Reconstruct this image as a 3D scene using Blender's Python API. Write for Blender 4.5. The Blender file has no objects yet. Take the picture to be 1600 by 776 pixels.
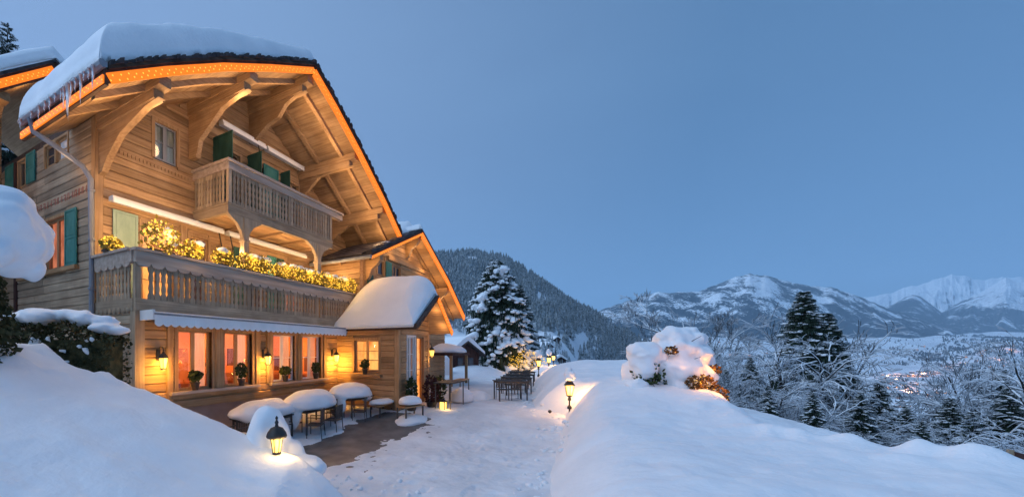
import bpy, bmesh, math, random
import numpy as np
from mathutils import Vector, Matrix, noise as mnoise

random.seed(7)
rng = np.random.default_rng(7)
SC = bpy.context.scene
COL = SC.collection

# ------------------------------------------------------------------ camera
# world frame: the chalet's lower front wall is the plane y = 0 (outside is -y), its left corner is x = 0,
# the terrace in front of it is z = 0
CX, CY, CZ = -4.84, -9.31, 2.53
FX, FY = .8607, .5091
cam_d = bpy.data.cameras.new('camera')
cam = bpy.data.objects.new('camera', cam_d)
COL.objects.link(cam)
cam_d.sensor_width = 36.0
cam_d.lens = 36.0 * 621 / 1600
cam_d.shift_x = .125
cam_d.shift_y = 159 / 1600
cam_d.clip_start = .1
cam_d.clip_end = 40000
cam.location = (CX, CY, CZ)
cam.rotation_euler = (math.radians(90), 0, math.atan2(-FX, FY))
SC.camera = cam

# ------------------------------------------------------------------ sky, sun, exposure
SUN_EL, SUN_AZ = math.radians(38), math.radians(322)
world = bpy.data.worlds.new("World")
SC.world = world
world.use_nodes = True
wn, wl = world.node_tree.nodes, world.node_tree.links
wn.clear()
w_out = wn.new('ShaderNodeOutputWorld')
w_bg = wn.new('ShaderNodeBackground')
sky = wn.new('ShaderNodeTexSky')
sky.sky_type = 'NISHITA'
sky.sun_disc = False
sky.sun_elevation = SUN_EL
sky.sun_rotation = SUN_AZ
sky.altitude = 1200
sky.air_density = 1.0
sky.dust_density = .6
sky.ozone_density = 3.0
w_mul = wn.new('ShaderNodeMix'); w_mul.data_type = 'RGBA'; w_mul.blend_type = 'MULTIPLY'
w_mul.inputs[0].default_value = 1
w_mul.inputs[7].default_value = (.53, .80, .955, 1)
w_bg.inputs['Strength'].default_value = .062
wl.new(sky.outputs[0], w_mul.inputs[6])
# thin, even haze over the whole sky, faintly uneven
w_tc = wn.new('ShaderNodeTexCoord'); w_n = wn.new('ShaderNodeTexNoise'); w_n.inputs['Scale'].default_value = 1.6; w_n.inputs['Detail'].default_value = 4
w_mp = wn.new('ShaderNodeMapping'); w_mp.inputs['Scale'].default_value = (1, 1, 3.2)
wl.new(w_tc.outputs['Generated'], w_mp.inputs[0]); wl.new(w_mp.outputs[0], w_n.inputs['Vector'])
w_r = wn.new('ShaderNodeMapRange'); w_r.inputs[1].default_value = .3; w_r.inputs[2].default_value = .7; w_r.inputs[3].default_value = .60; w_r.inputs[4].default_value = .80
wl.new(w_n.outputs[0], w_r.inputs[0])
w_hz = wn.new('ShaderNodeMix'); w_hz.data_type = 'RGBA'
w_hz.inputs[7].default_value = (1.02, 2.20, 4.10, 1)
wl.new(w_r.outputs[0], w_hz.inputs[0])
wl.new(w_mul.outputs[2], w_hz.inputs[6])
# the afterglow of the set sun, spread wide round its azimuth
w_dot = wn.new('ShaderNodeVectorMath'); w_dot.operation = 'DOT_PRODUCT'
w_dot.inputs[1].default_value = (math.sin(SUN_AZ + .7) * .97, math.cos(SUN_AZ + .7) * .97, .24)
wl.new(w_tc.outputs['Generated'], w_dot.inputs[0])
w_mx = wn.new('ShaderNodeMath'); w_mx.operation = 'MAXIMUM'; w_mx.inputs[1].default_value = 0
wl.new(w_dot.outputs['Value'], w_mx.inputs[0])
w_ag = wn.new('ShaderNodeMix'); w_ag.data_type = 'RGBA'; w_ag.blend_type = 'ADD'
w_ag.inputs[7].default_value = (1.75, 2.05, 2.75, 1)
wl.new(w_mx.outputs[0], w_ag.inputs[0]); wl.new(w_hz.outputs[2], w_ag.inputs[6])
wl.new(w_ag.outputs[2], w_bg.inputs['Color'])
wl.new(w_bg.outputs[0], w_out.inputs['Surface'])

sun_d = bpy.data.lights.new('sun', 'SUN')
sun_d.energy = 1.6
sun_d.angle = math.radians(80)
sun_d.color = (.59, .77, 1.0)
sun = bpy.data.objects.new('sun', sun_d)
COL.objects.link(sun)
_sd = Vector((math.sin(SUN_AZ) * math.cos(SUN_EL), math.cos(SUN_AZ) * math.cos(SUN_EL), math.sin(SUN_EL)))
sun.rotation_euler = _sd.to_track_quat('Z', 'Y').to_euler()

SC.view_settings.view_transform = 'Standard'
SC.view_settings.look = 'None'
SC.view_settings.exposure = .74
SC.view_settings.gamma = 1
SC.cycles.use_denoising = True
SC.cycles.max_bounces = 6
SC.cycles.diffuse_bounces = 3
SC.cycles.glossy_bounces = 2
SC.cycles.transmission_bounces = 4
SC.cycles.transparent_max_bounces = 10
SC.cycles.volume_bounces = 1
SC.cycles.sample_clamp_indirect = 4.0
SC.cycles.caustics_reflective = False
SC.cycles.caustics_refractive = False

# ------------------------------------------------------------------ helpers
def W(r, d, z=0.0):
    """a point r metres to the right of and d metres in front of the standpoint"""
    return (CX + FX * d + FY * r, CY + FY * d - FX * r, z)

def tag(o, label, cat, group=None, kind=None):
    o['label'] = label
    o['category'] = cat
    if group: o['group'] = group
    if kind: o['kind'] = kind
    return o

def thing(name, label, cat, loc=(0, 0, 0), rz=0.0, group=None):
    o = bpy.data.objects.new(name, None)
    o.empty_display_size = .2
    COL.objects.link(o)
    o.location = loc
    o.rotation_euler = (0, 0, rz)
    return tag(o, label, cat, group)

def mesh_obj(name, me, parent=None, loc=None, rot=None, scl=None):
    o = bpy.data.objects.new(name, me)
    COL.objects.link(o)
    if parent: o.parent = parent
    if loc is not None: o.location = loc
    if rot is not None: o.rotation_euler = rot
    if scl is not None: o.scale = scl
    return o

def copy_tree(o, parent=None):
    c = o.copy()
    COL.objects.link(c)
    if parent: c.parent = parent
    for ch in list(o.children): copy_tree(ch, c)
    return c

class MB:
    def __init__(s):
        s.v, s.f, s.m = [], [], []
    def add(s, vs, fs, m=0):
        n = len(s.v)
        s.v.extend(tuple(map(float, p)) for p in vs)
        for f in fs:
            s.f.append(tuple(i + n for i in f)); s.m.append(m)
        return s
    def hexa(s, p, m=0):           # p: 4 bottom (ccw from above), 4 top
        return s.add(p, [(3, 2, 1, 0), (4, 5, 6, 7), (0, 1, 5, 4), (1, 2, 6, 5), (2, 3, 7, 6), (3, 0, 4, 7)], m)
    def box(s, x0, x1, y0, y1, z0, z1, m=0):
        return s.hexa([(x0, y0, z0), (x1, y0, z0), (x1, y1, z0), (x0, y1, z0),
                       (x0, y0, z1), (x1, y0, z1), (x1, y1, z1), (x0, y1, z1)], m)
    def prism(s, poly, a0, a1, fn, m=0):   # poly of (u, v), extruded a0 -> a1; fn(u, v, a) -> point
        n = len(poly)
        vs = [fn(u, v, a0) for u, v in poly] + [fn(u, v, a1) for u, v in poly]
        fs = [tuple(range(n))[::-1], tuple(range(n, 2 * n))]
        fs += [(i, (i + 1) % n, n + (i + 1) % n, n + i) for i in range(n)]
        return s.add(vs, fs, m)
    def tube(s, pts, rad, n=6, m=0, cap=True):
        pts = [Vector(p) for p in pts]
        rs = rad if hasattr(rad, '__len__') else [rad] * len(pts)
        vs, fs = [], []
        for i, p in enumerate(pts):
            t = (pts[min(i + 1, len(pts) - 1)] - pts[max(i - 1, 0)]).normalized()
            a = t.cross(Vector((0, 0, 1)))
            if a.length < 1e-3: a = t.cross(Vector((1, 0, 0)))
            a.normalize(); b = a.cross(t)
            for k in range(n):
                an = 2 * math.pi * k / n
                vs.append(p + (a * math.cos(an) + b * math.sin(an)) * rs[i])
        for i in range(len(pts) - 1):
            for k in range(n):
                k2 = (k + 1) % n
                fs.append((i * n + k, i * n + k2, (i + 1) * n + k2, (i + 1) * n + k))
        if cap:
            fs.append(tuple(range(n))); fs.append(tuple(range((len(pts) - 1) * n, len(pts) * n))[::-1])
        return s.add(vs, fs, m)
    def lathe(s, prof, c=(0, 0, 0), n=12, m=0):     # prof: (radius, z)
        vs, fs = [], []
        for r, z in prof:
            for k in range(n):
                a = 2 * math.pi * k / n
                vs.append((c[0] + r * math.cos(a), c[1] + r * math.sin(a), c[2] + z))
        for i in range(len(prof) - 1):
            for k in range(n):
                k2 = (k + 1) % n
                fs.append((i * n + k, i * n + k2, (i + 1) * n + k2, (i + 1) * n + k))
        fs.append(tuple(range(n))[::-1]); fs.append(tuple(range((len(prof) - 1) * n, len(prof) * n)))
        return s.add(vs, fs, m)
    def blob(s, c, rad, seed=0, amp=.15, nu=14, nv=9, fr=1.6, m=0, flat=None):
        vs, fs = [], []
        for j in range(nv + 1):
            th = math.pi * j / nv
            for i in range(nu):
                ph = 2 * math.pi * i / nu
                d = Vector((math.sin(th) * math.cos(ph), math.sin(th) * math.sin(ph), math.cos(th)))
                k = 1 + amp * mnoise.noise(d * fr + Vector((seed * 7.3, seed * 3.1, seed)))  \
                      + amp * .4 * mnoise.noise(d * fr * 3 + Vector((seed * 2.3, seed * 9.1, seed)))
                z = d.z * rad[2] * k
                if flat is not None and z < -flat: z = -flat + (z + flat) * .1
                vs.append((c[0] + d.x * rad[0] * k, c[1] + d.y * rad[1] * k, c[2] + z))
        for j in range(nv):
            for i in range(nu):
                i2 = (i + 1) % nu
                fs.append((j * nu + i, (j + 1) * nu + i, (j + 1) * nu + i2, j * nu + i2))
        return s.add(vs, fs, m)
    def mesh(s, name, mats, smooth=False):
        me = bpy.data.meshes.new(name)
        me.from_pydata(s.v, [], s.f)
        for mt in (mats if isinstance(mats, (list, tuple)) else [mats]): me.materials.append(mt)
        if any(s.m): me.polygons.foreach_set('material_index', s.m)
        me.update()
        if smooth is True:
            me.polygons.foreach_set('use_smooth', [True] * len(me.polygons))
        elif smooth:
            me.polygons.foreach_set('use_smooth', [True] * len(me.polygons))
            try: me.set_sharp_from_angle(angle=math.radians(smooth))
            except Exception: pass
        return me
    def build(s, name, mats, parent=None, smooth=False, **k):
        return mesh_obj(name, s.mesh(name, mats, smooth), parent, **k)

def np_mesh(name, V, Fq, mats, smooth=True, midx=None):
    """V (n,3), Fq (m,3|4) arrays -> mesh, fast"""
    V = np.asarray(V, np.float32); Fq = np.asarray(Fq, np.int32)
    me = bpy.data.meshes.new(name)
    k = Fq.shape[1]
    me.vertices.add(len(V)); me.vertices.foreach_set('co', V.ravel())
    me.loops.add(Fq.size); me.loops.foreach_set('vertex_index', Fq.ravel())
    me.polygons.add(len(Fq))
    me.polygons.foreach_set('loop_start', np.arange(0, Fq.size, k, dtype=np.int32))
    me.polygons.foreach_set('loop_total', np.full(len(Fq), k, np.int32))
    for mt in (mats if isinstance(mats, (list, tuple)) else [mats]): me.materials.append(mt)
    if midx is not None: me.polygons.foreach_set('material_index', np.asarray(midx, np.int32))
    me.polygons.foreach_set('use_smooth', np.full(len(Fq), bool(smooth)))
    me.update(calc_edges=True); me.validate()
    return me

def grid_faces(nu, nv, wrap=False):
    i, j = np.meshgrid(np.arange(nu if wrap else nu - 1), np.arange(nv - 1), indexing='ij')
    i2 = (i + 1) % nu
    return np.stack([i * nv + j, i2 * nv + j, i2 * nv + j + 1, i * nv + j + 1], -1).reshape(-1, 4)

# numpy value noise
def _h(ix, iy, seed):
    n = (ix.astype(np.int64) * 374761393 + iy.astype(np.int64) * 668265263 + seed * 974711) & 0x7fffffff
    n = ((n ^ (n >> 13)) * 1274126177) & 0x7fffffff
    return ((n ^ (n >> 16)) & 0xffff) / 65535.0
def vnoise(x, y, seed=0):
    x = np.asarray(x, float); y = np.asarray(y, float)
    ix, iy = np.floor(x), np.floor(y)
    fx, fy = x - ix, y - iy
    fx = fx * fx * (3 - 2 * fx); fy = fy * fy * (3 - 2 * fy)
    a, b = _h(ix, iy, seed), _h(ix + 1, iy, seed)
    c, d = _h(ix, iy + 1, seed), _h(ix + 1, iy + 1, seed)
    return (a * (1 - fx) + b * fx) * (1 - fy) + (c * (1 - fx) + d * fx) * fy
def fbm(x, y, seed=0, o=4):
    s, a, t = 0.0, 1.0, 0.0
    x = np.asarray(x, float); y = np.asarray(y, float)
    for k in range(o):
        s = s + a * vnoise(x * 2 ** k + k * 17.3, y * 2 ** k + k * 5.7, seed + k); t += a; a *= .5
    return s / t
def sstep(a, b, x):
    t = np.clip((np.asarray(x, float) - a) / (b - a), 0, 1)
    return t * t * (3 - 2 * t)

# ------------------------------------------------------------------ materials
def new_mat(name):
    m = bpy.data.materials.new(name); m.use_nodes = True
    nt = m.node_tree
    return m, nt.nodes, nt.links, nt.nodes['Principled BSDF']

def noise_mat(name, c0, c1, scale=(4, 4, 4), rough=.7, bump=0.0, bscale=None, detail=4, spec=.3, rand=0.0, lo=.35, hi=.65,
              coord='pos', bdist=.01, stain=None):
    m, N, L, B = new_mat(name)
    if coord == 'pos':
        g = N.new('ShaderNodeNewGeometry'); src = g.outputs['Position']
    else:
        g = N.new('ShaderNodeTexCoord'); src = g.outputs['Object']
    mp = N.new('ShaderNodeMapping'); mp.inputs['Scale'].default_value = scale
    L.new(src, mp.inputs[0])
    t = N.new('ShaderNodeTexNoise'); t.inputs['Scale'].default_value = 1; t.inputs['Detail'].default_value = detail
    L.new(mp.outputs[0], t.inputs['Vector'])
    r = N.new('ShaderNodeValToRGB')
    r.color_ramp.elements[0].position = lo; r.color_ramp.elements[1].position = hi
    r.color_ramp.elements[0].color = (*c0, 1); r.color_ramp.elements[1].color = (*c1, 1)
    L.new(t.outputs[0], r.inputs[0])
    out = r.outputs[0]
    if rand:
        oi = N.new('ShaderNodeObjectInfo')
        mr = N.new('ShaderNodeMapRange'); mr.inputs[3].default_value = 1 - rand; mr.inputs[4].default_value = 1 + rand
        L.new(oi.outputs['Random'], mr.inputs[0])
        mx = N.new('ShaderNodeMix'); mx.data_type = 'RGBA'; mx.blend_type = 'MULTIPLY'; mx.inputs[0].default_value = 1
        L.new(out, mx.inputs[6]); L.new(mr.outputs[0], mx.inputs[7]); out = mx.outputs[2]
    if stain:
        t2 = N.new('ShaderNodeTexNoise'); t2.inputs['Scale'].default_value = 1.3; t2.inputs['Detail'].default_value = 6; t2.inputs['Roughness'].default_value = .65
        L.new(src, t2.inputs['Vector'])
        m2 = N.new('ShaderNodeMapRange'); m2.inputs[1].default_value = .32; m2.inputs[2].default_value = .62; m2.inputs[3].default_value = 0; m2.inputs[4].default_value = 1
        L.new(t2.outputs[0], m2.inputs[0])
        mx = N.new('ShaderNodeMix'); mx.data_type = 'RGBA'; mx.blend_type = 'MULTIPLY'; mx.inputs[7].default_value = (*stain, 1)
        L.new(m2.outputs[0], mx.inputs[0]); L.new(out, mx.inputs[6]); out = mx.outputs[2]
    L.new(out, B.inputs['Base Color'])
    B.inputs['Roughness'].default_value = rough
    B.inputs['Specular IOR Level'].default_value = spec
    if bump:
        bt = t
        if bscale:
            mp2 = N.new('ShaderNodeMapping'); mp2.inputs['Scale'].default_value = bscale
            L.new(src, mp2.inputs[0])
            bt = N.new('ShaderNodeTexNoise'); bt.inputs['Scale'].default_value = 1; bt.inputs['Detail'].default_value = 5
            L.new(mp2.outputs[0], bt.inputs['Vector'])
        b = N.new('ShaderNodeBump'); b.inputs['Strength'].default_value = bump; b.inputs['Distance'].default_value = bdist
        L.new(bt.outputs[0], b.inputs['Height']); L.new(b.outputs[0], B.inputs['Normal'])
    return m

def emit_mat(name, col, strength, base=(.1, .05, .02)):
    m, N, L, B = new_mat(name)
    B.inputs['Base Color'].default_value = (*base, 1)
    B.inputs['Emission Color'].default_value = (*col, 1)
    B.inputs['Emission Strength'].default_value = strength * .5
    return m

def snow_on(name, c0, c1, lo=.15, hi=.55, nscale=6, snowc=(.82, .84, .87), wob=.35, rough=.8):
    """bark, leaf or ground colour with settled snow on upward faces"""
    m, N, L, B = new_mat(name)
    g = N.new('ShaderNodeNewGeometry')
    sx = N.new('ShaderNodeSeparateXYZ'); L.new(g.outputs['Normal'], sx.inputs[0])
    t = N.new('ShaderNodeTexNoise'); t.inputs['Scale'].default_value = nscale
    L.new(g.outputs['Position'], t.inputs['Vector'])
    ad = N.new('ShaderNodeMath'); ad.operation = 'MULTIPLY_ADD'; ad.inputs[1].default_value = wob * 2; ad.inputs[2].default_value = -wob
    L.new(t.outputs[0], ad.inputs[0])
    sm = N.new('ShaderNodeMath'); sm.operation = 'ADD'
    L.new(sx.outputs[2], sm.inputs[0]); L.new(ad.outputs[0], sm.inputs[1])
    mr = N.new('ShaderNodeMapRange'); mr.inputs[1].default_value = lo; mr.inputs[2].default_value = hi
    L.new(sm.outputs[0], mr.inputs[0])
    mc = N.new('ShaderNodeMix'); mc.data_type = 'RGBA'
    mc.inputs[6].default_value = (*c0, 1); mc.inputs[7].default_value = (*c1, 1)
    L.new(t.outputs[0], mc.inputs[0])
    mx = N.new('ShaderNodeMix'); mx.data_type = 'RGBA'
    L.new(mr.outputs[0], mx.inputs[0]); L.new(mc.outputs[2], mx.inputs[6]); mx.inputs[7].default_value = (*snowc, 1)
    L.new(mx.outputs[2], B.inputs['Base Color'])
    B.inputs['Roughness'].default_value = rough
    B.inputs['Specular IOR Level'].default_value = .15
    return m

M = {}
M['snow'] = noise_mat('snow', (.80, .82, .85), (.86, .87, .89), (1.3, 1.3, 1.3), .75, .55, (11, 11, 11), spec=.2, bdist=.03)
M['snow_fine'] = noise_mat('snow_fine', (.80, .82, .85), (.86, .87, .89), (3, 3, 3), .75, .3, (16, 16, 16), spec=.2, bdist=.015)
M['path_snow'] = noise_mat('path_snow', (.70, .70, .72), (.84, .85, .87), (1.1, 1.1, 1.1), .8, .7, (5, 5, 5), spec=.2, bdist=.06, detail=6)
WH0, WH1 = (.35, .21, .105), (.50, .32, .17)
M['wood_x'] = noise_mat('wood_x', WH0, WH1, (1.1, 16, 30), .65, .3, (1.2, 20, 50), rand=.24, bdist=.006, stain=(.76, .71, .66))
M['wood_y'] = noise_mat('wood_y', WH0, WH1, (16, 1.1, 30), .65, .3, (20, 1.2, 50), rand=.24, bdist=.006, stain=(.76, .71, .66))
M['wood_z'] = noise_mat('wood_z', WH0, WH1, (26, 26, 1.1), .65, .3, (40, 40, 1.2), rand=.2, bdist=.006, stain=(.76, .71, .66))
GW0, GW1 = (.34, .25, .165), (.49, .37, .25)
M['grey_x'] = noise_mat('grey_x', GW0, GW1, (1.1, 16, 30), .75, .35, (1.2, 20, 50), rand=.24, bdist=.006, stain=(.72, .70, .69))
M['grey_y'] = noise_mat('grey_y', GW0, GW1, (16, 1.1, 30), .75, .35, (20, 1.2, 50), rand=.24, bdist=.006, stain=(.72, .70, .69))
M['grey_z'] = noise_mat('grey_z', GW0, GW1, (26, 26, 1.1), .75, .35, (40, 40, 1.2), rand=.24, bdist=.006, stain=(.72, .70, .69))
M['rail'] = noise_mat('rail', (.36, .265, .205), (.50, .39, .31), (.8, 8, 8), .75, .25, (2, 20, 30), bdist=.005)
M['fascia'] = noise_mat('fascia', (.045, .026, .018), (.10, .06, .04), (2, 2, 8), .7, .3, spec=.2)
M['roofing'] = noise_mat('roofing', (.03, .026, .028), (.075, .06, .058), (5, 5, 5), .75, .5, (12, 12, 12), bdist=.02)
M['slate'] = noise_mat('slate', (.055, .045, .05), (.11, .09, .095), (3, 3, 3), .6, .3, rand=.25, bdist=.01)
M['plaster'] = noise_mat('plaster', (.33, .22, .18), (.42, .29, .24), (2, 2, 2), .9, .2, (25, 25, 25), bdist=.005)
M['teal'] = noise_mat('teal', (.03, .16, .135), (.055, .23, .20), (5, 5, 2), .55, .1, rand=.12)
M['pale_green'] = noise_mat('pale_green', (.24, .34, .27), (.34, .44, .36), (5, 5, 2), .55, .1)
M['dark_green'] = noise_mat('dark_green', (.025, .075, .055), (.045, .115, .085), (5, 5, 2), .55, .1)
M['white_paint'] = noise_mat('white_paint', (.72, .70, .68), (.80, .79, .77), (2, 2, 2), .5)
M['red_paint'] = noise_mat('red_paint', (.32, .12, .08), (.42, .18, .12), (6, 6, 6), .8)
M['fabric'] = noise_mat('fabric', (.84, .83, .82), (.90, .89, .88), (2, 2, 2), .9, .15, (60, 60, 60), bdist=.003)
M['zinc'] = noise_mat('zinc', (.16, .17, .20), (.26, .27, .30), (3, 3, 1), .45, spec=.5)
M['iron'] = noise_mat('iron', (.015, .014, .014), (.035, .032, .03), (9, 9, 9), .5, .2, spec=.4)
M['chair_metal'] = noise_mat('chair_metal', (.05, .045, .045), (.10, .09, .085), (9, 9, 9), .5, spec=.4)
M['table_top'] = noise_mat('table_top', (.035, .027, .024), (.075, .06, .052), (3, 12, 12), .6, spec=.35)
M['ceramic'] = noise_mat('ceramic', (.02, .016, .015), (.05, .04, .035), (9, 9, 9), .4, spec=.4)
M['leaf'] = noise_mat('leaf', (.02, .035, .012), (.06, .085, .03), (9, 9, 9), .6, spec=.2)
M['leaf_red'] = noise_mat('leaf_red', (.05, .012, .012), (.10, .03, .025), (9, 9, 9), .6, spec=.2)
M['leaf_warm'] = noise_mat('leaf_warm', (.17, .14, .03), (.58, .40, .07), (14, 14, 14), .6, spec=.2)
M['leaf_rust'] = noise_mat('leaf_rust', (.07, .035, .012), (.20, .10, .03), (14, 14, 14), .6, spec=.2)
M['hedge_leaf'] = noise_mat('hedge_leaf', (.03, .034, .014), (.11, .095, .042), (6, 6, 6), .7, spec=.15)
M['needle'] = noise_mat('needle', (.012, .024, .016), (.035, .055, .035), (5, 5, 5), .7, spec=.15)
M['needle_frost'] = snow_on('needle_frost', (.03, .042, .038), (.07, .09, .08), .0, .65, .35, (.56, .61, .66), .45)
M['bark'] = noise_mat('bark', (.03, .022, .016), (.075, .055, .042), (8, 8, 2), .9, .5, bdist=.02)
M['frost_bark'] = snow_on('frost_bark', (.022, .02, .02), (.05, .045, .043), .25, .6, 5)
M['frost_twig'] = snow_on('frost_twig', (.07, .078, .088), (.17, .185, .20), .0, .65, .9, (.66, .70, .76), .55)
M['stone'] = noise_mat('stone', (.10, .096, .096), (.185, .176, .172), (2.2, 2.2, 2.2), .55, .3, (14, 14, 14), spec=.4, bdist=.01, detail=6)
M['step_stone'] = noise_mat('step_stone', (.14, .125, .115), (.24, .215, .195), (4, 4, 4), .7, .4, (18, 18, 18), bdist=.01)
M['hut_wood'] = noise_mat('hut_wood', (.03, .014, .012), (.07, .032, .026), (6, 6, 2), .8)
M['string_rope'] = emit_mat('string_rope', (1.0, .20, .006), 1.5, (.02, .008, .002))
M['bulb'] = emit_mat('bulb', (1.0, .48, .07), 2.0, (.05, .02, .0))
M['lamp_glass'] = emit_mat('lamp_glass', (1.0, .62, .10), 2.4, (.8, .6, .3))
M['lamp_core'] = emit_mat('lamp_core', (1.0, .80, .35), 7.0)
M['flower_bulb'] = emit_mat('flower_bulb', (1.0, .55, .05), 2.6)
M['town_light'] = emit_mat('town_light', (1.0, .45, .2), 3.6)
M['house_wall'] = noise_mat('house_wall', (.06, .04, .03), (.16, .12, .09), (.3, .3, .3), .8)
M['curtain'] = noise_mat('curtain', (.70, .60, .58), (.84, .76, .74), (16, 16, 1), .9)
_N, _L = M['curtain'].node_tree.nodes, M['curtain'].node_tree.links
_t = _N.new('ShaderNodeBsdfTranslucent'); _t.inputs[0].default_value = (.85, .72, .68, 1)
_m = _N.new('ShaderNodeMixShader'); _m.inputs[0].default_value = .65
_L.new(_N['Principled BSDF'].outputs[0], _m.inputs[1]); _L.new(_t.outputs[0], _m.inputs[2]); _L.new(_m.outputs[0], _N['Material Output'].inputs['Surface'])
M['room_wall'] = noise_mat('room_wall', (.66, .27, .09), (.76, .36, .14), (1.5, 1.5, 1.5), .9)
M['room_wood'] = noise_mat('room_wood', (.30, .11, .04), (.45, .18, .07), (3, 3, 3), .6)
M['dark_glass'] = noise_mat('dark_glass', (.02, .02, .025), (.05, .05, .06), (2, 2, 2), .12, spec=.6)
M['grey_curtain_pane'] = noise_mat('grey_curtain_pane', (.17, .23, .22), (.44, .50, .46), (16, 16, .8), .25, spec=.6)
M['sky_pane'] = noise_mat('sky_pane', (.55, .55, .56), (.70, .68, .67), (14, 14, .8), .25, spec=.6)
M['burg_curtain'] = noise_mat('burg_curtain', (.12, .05, .045), (.26, .12, .10), (20, 20, .6), .7)

m, N, L, B = new_mat('glass')
N.remove(B)
_tr = N.new('ShaderNodeBsdfTransparent'); _gl = N.new('ShaderNodeBsdfGlossy'); _gl.inputs['Roughness'].default_value = .03
_lw = N.new('ShaderNodeLayerWeight'); _lw.inputs['Blend'].default_value = .5
_pw = N.new('ShaderNodeMath'); _pw.operation = 'POWER'; _pw.inputs[1].default_value = 4
L.new(_lw.outputs['Facing'], _pw.inputs[0])
_fr = N.new('ShaderNodeMath'); _fr.operation = 'MULTIPLY_ADD'; _fr.inputs[1].default_value = .4; _fr.inputs[2].default_value = .06
L.new(_pw.outputs[0], _fr.inputs[0])
_mx = N.new('ShaderNodeMixShader')
L.new(_fr.outputs[0], _mx.inputs[0]); L.new(_tr.outputs[0], _mx.inputs[1]); L.new(_gl.outputs[0], _mx.inputs[2])
L.new(_mx.outputs[0], N['Material Output'].inputs['Surface'])
M['glass'] = m

m, N, L, B = new_mat('ice')
B.inputs['Base Color'].default_value = (.80, .86, .93, 1); B.inputs['Roughness'].default_value = .15
B.inputs['Transmission Weight'].default_value = .35; B.inputs['IOR'].default_value = 1.3
M['ice'] = m

def lit_room(name, c0, c1, s, scale):
    """what shows of a lit room through a pane: lamps, furniture, hangings"""
    m, N, L, B = new_mat(name)
    g = N.new('ShaderNodeNewGeometry'); mp = N.new('ShaderNodeMapping'); mp.inputs['Scale'].default_value = scale
    L.new(g.outputs['Position'], mp.inputs[0])
    t = N.new('ShaderNodeTexNoise'); t.inputs['Scale'].default_value = 1; t.inputs['Detail'].default_value = 3
    L.new(mp.outputs[0], t.inputs['Vector'])
    r = N.new('ShaderNodeValToRGB'); r.color_ramp.elements[0].position = .3; r.color_ramp.elements[1].position = .7
    r.color_ramp.elements[0].color = (*c0, 1); r.color_ramp.elements[1].color = (*c1, 1)
    L.new(t.outputs[0], r.inputs[0]); L.new(r.outputs[0], B.inputs['Emission Color'])
    B.inputs['Emission Strength'].default_value = s * .5
    B.inputs['Base Color'].default_value = (.2, .1, .05, 1)
    return m
M['lit_orange'] = lit_room('lit_orange', (.60, .14, .02), (1.0, .42, .10), 2.0, (3, 3, 2))
M['lit_red'] = lit_room('lit_red', (.34, .07, .03), (.85, .25, .12), 1.2, (5, 5, 3))

LK = .57          # all lamps, against the exposure above
def fuse(mb, name, mat, parent=None, voxel=.05, it=8, loc=None, keep=None):
    """melt overlapping lumps of snow into one smooth body"""
    tmp = bpy.data.objects.new('melt', mb.mesh('melt', mat))
    COL.objects.link(tmp)
    md = tmp.modifiers.new('remesh', 'REMESH'); md.mode = 'VOXEL'; md.voxel_size = voxel
    ms = tmp.modifiers.new('smooth', 'SMOOTH'); ms.iterations = it; ms.factor = .5
    dg = bpy.context.evaluated_depsgraph_get()
    me = bpy.data.meshes.new_from_object(tmp.evaluated_get(dg))
    me.name = name
    bpy.data.objects.remove(tmp)
    if not me.materials: me.materials.append(mat)
    me.polygons.foreach_set('use_smooth', [True] * len(me.polygons))
    return mesh_obj(name, me, parent, loc)

def point(x, y, z, e, col=(1, .60, .24), size=.06):
    d = bpy.data.lights.new('lamp_light', 'POINT')
    d.energy = e * LK; d.color = col; d.shadow_soft_size = size
    o = bpy.data.objects.new('lamp_light', d); COL.objects.link(o); o.location = (x, y, z)
    return o
# ================================================================== THE CHALET
chalet = thing('chalet', 'large golden timber chalet with carved balconies, bracketed gable and lit windows', 'chalet')
RPX = [-1.04, .09, 1.5, 3.0, 4.8, 5.9, 7.35, 9.2, 10.6]
RPZ = [7.60, 8.42, 9.37, 10.26, 11.28, 10.70, 9.80, 8.52, 7.40]
def roof_z(x): return float(np.interp(x, RPX, RPZ))
YB = 8.0                                   # how far the chalet runs back
V0 = -1.0                                  # verge plane
_uni = {}
def unit_plank():
    if 'p' not in _uni:
        mb = MB()
        prof = [(0, 0), (-.62, 0), (-1, .1), (-1, .9), (-.62, 1), (0, 1)]
        mb.prism(prof, 0, 1, lambda u, v, a: (a, u, v))
        _uni['p'] = mb
    return _uni['p']
_pm = {}
def plank_mesh(mat):
    if mat not in _pm: _pm[mat] = unit_plank().mesh('plank', M[mat])
    return _pm[mat]
def plank(parent, kind, plane, a0, a1, z0, z1, mat, dep=.045, name='plank'):
    j = random.uniform(-.006, .006)
    if kind == 'x':
        return mesh_obj(name, plank_mesh(mat), parent, (a0, plane, z0), (0, 0, 0), (a1 - a0, dep + j, z1 - z0))
    return mesh_obj(name, plank_mesh(mat), parent, (plane, a1, z0), (0, 0, -math.pi / 2), (a1 - a0, dep + j, z1 - z0))

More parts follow.
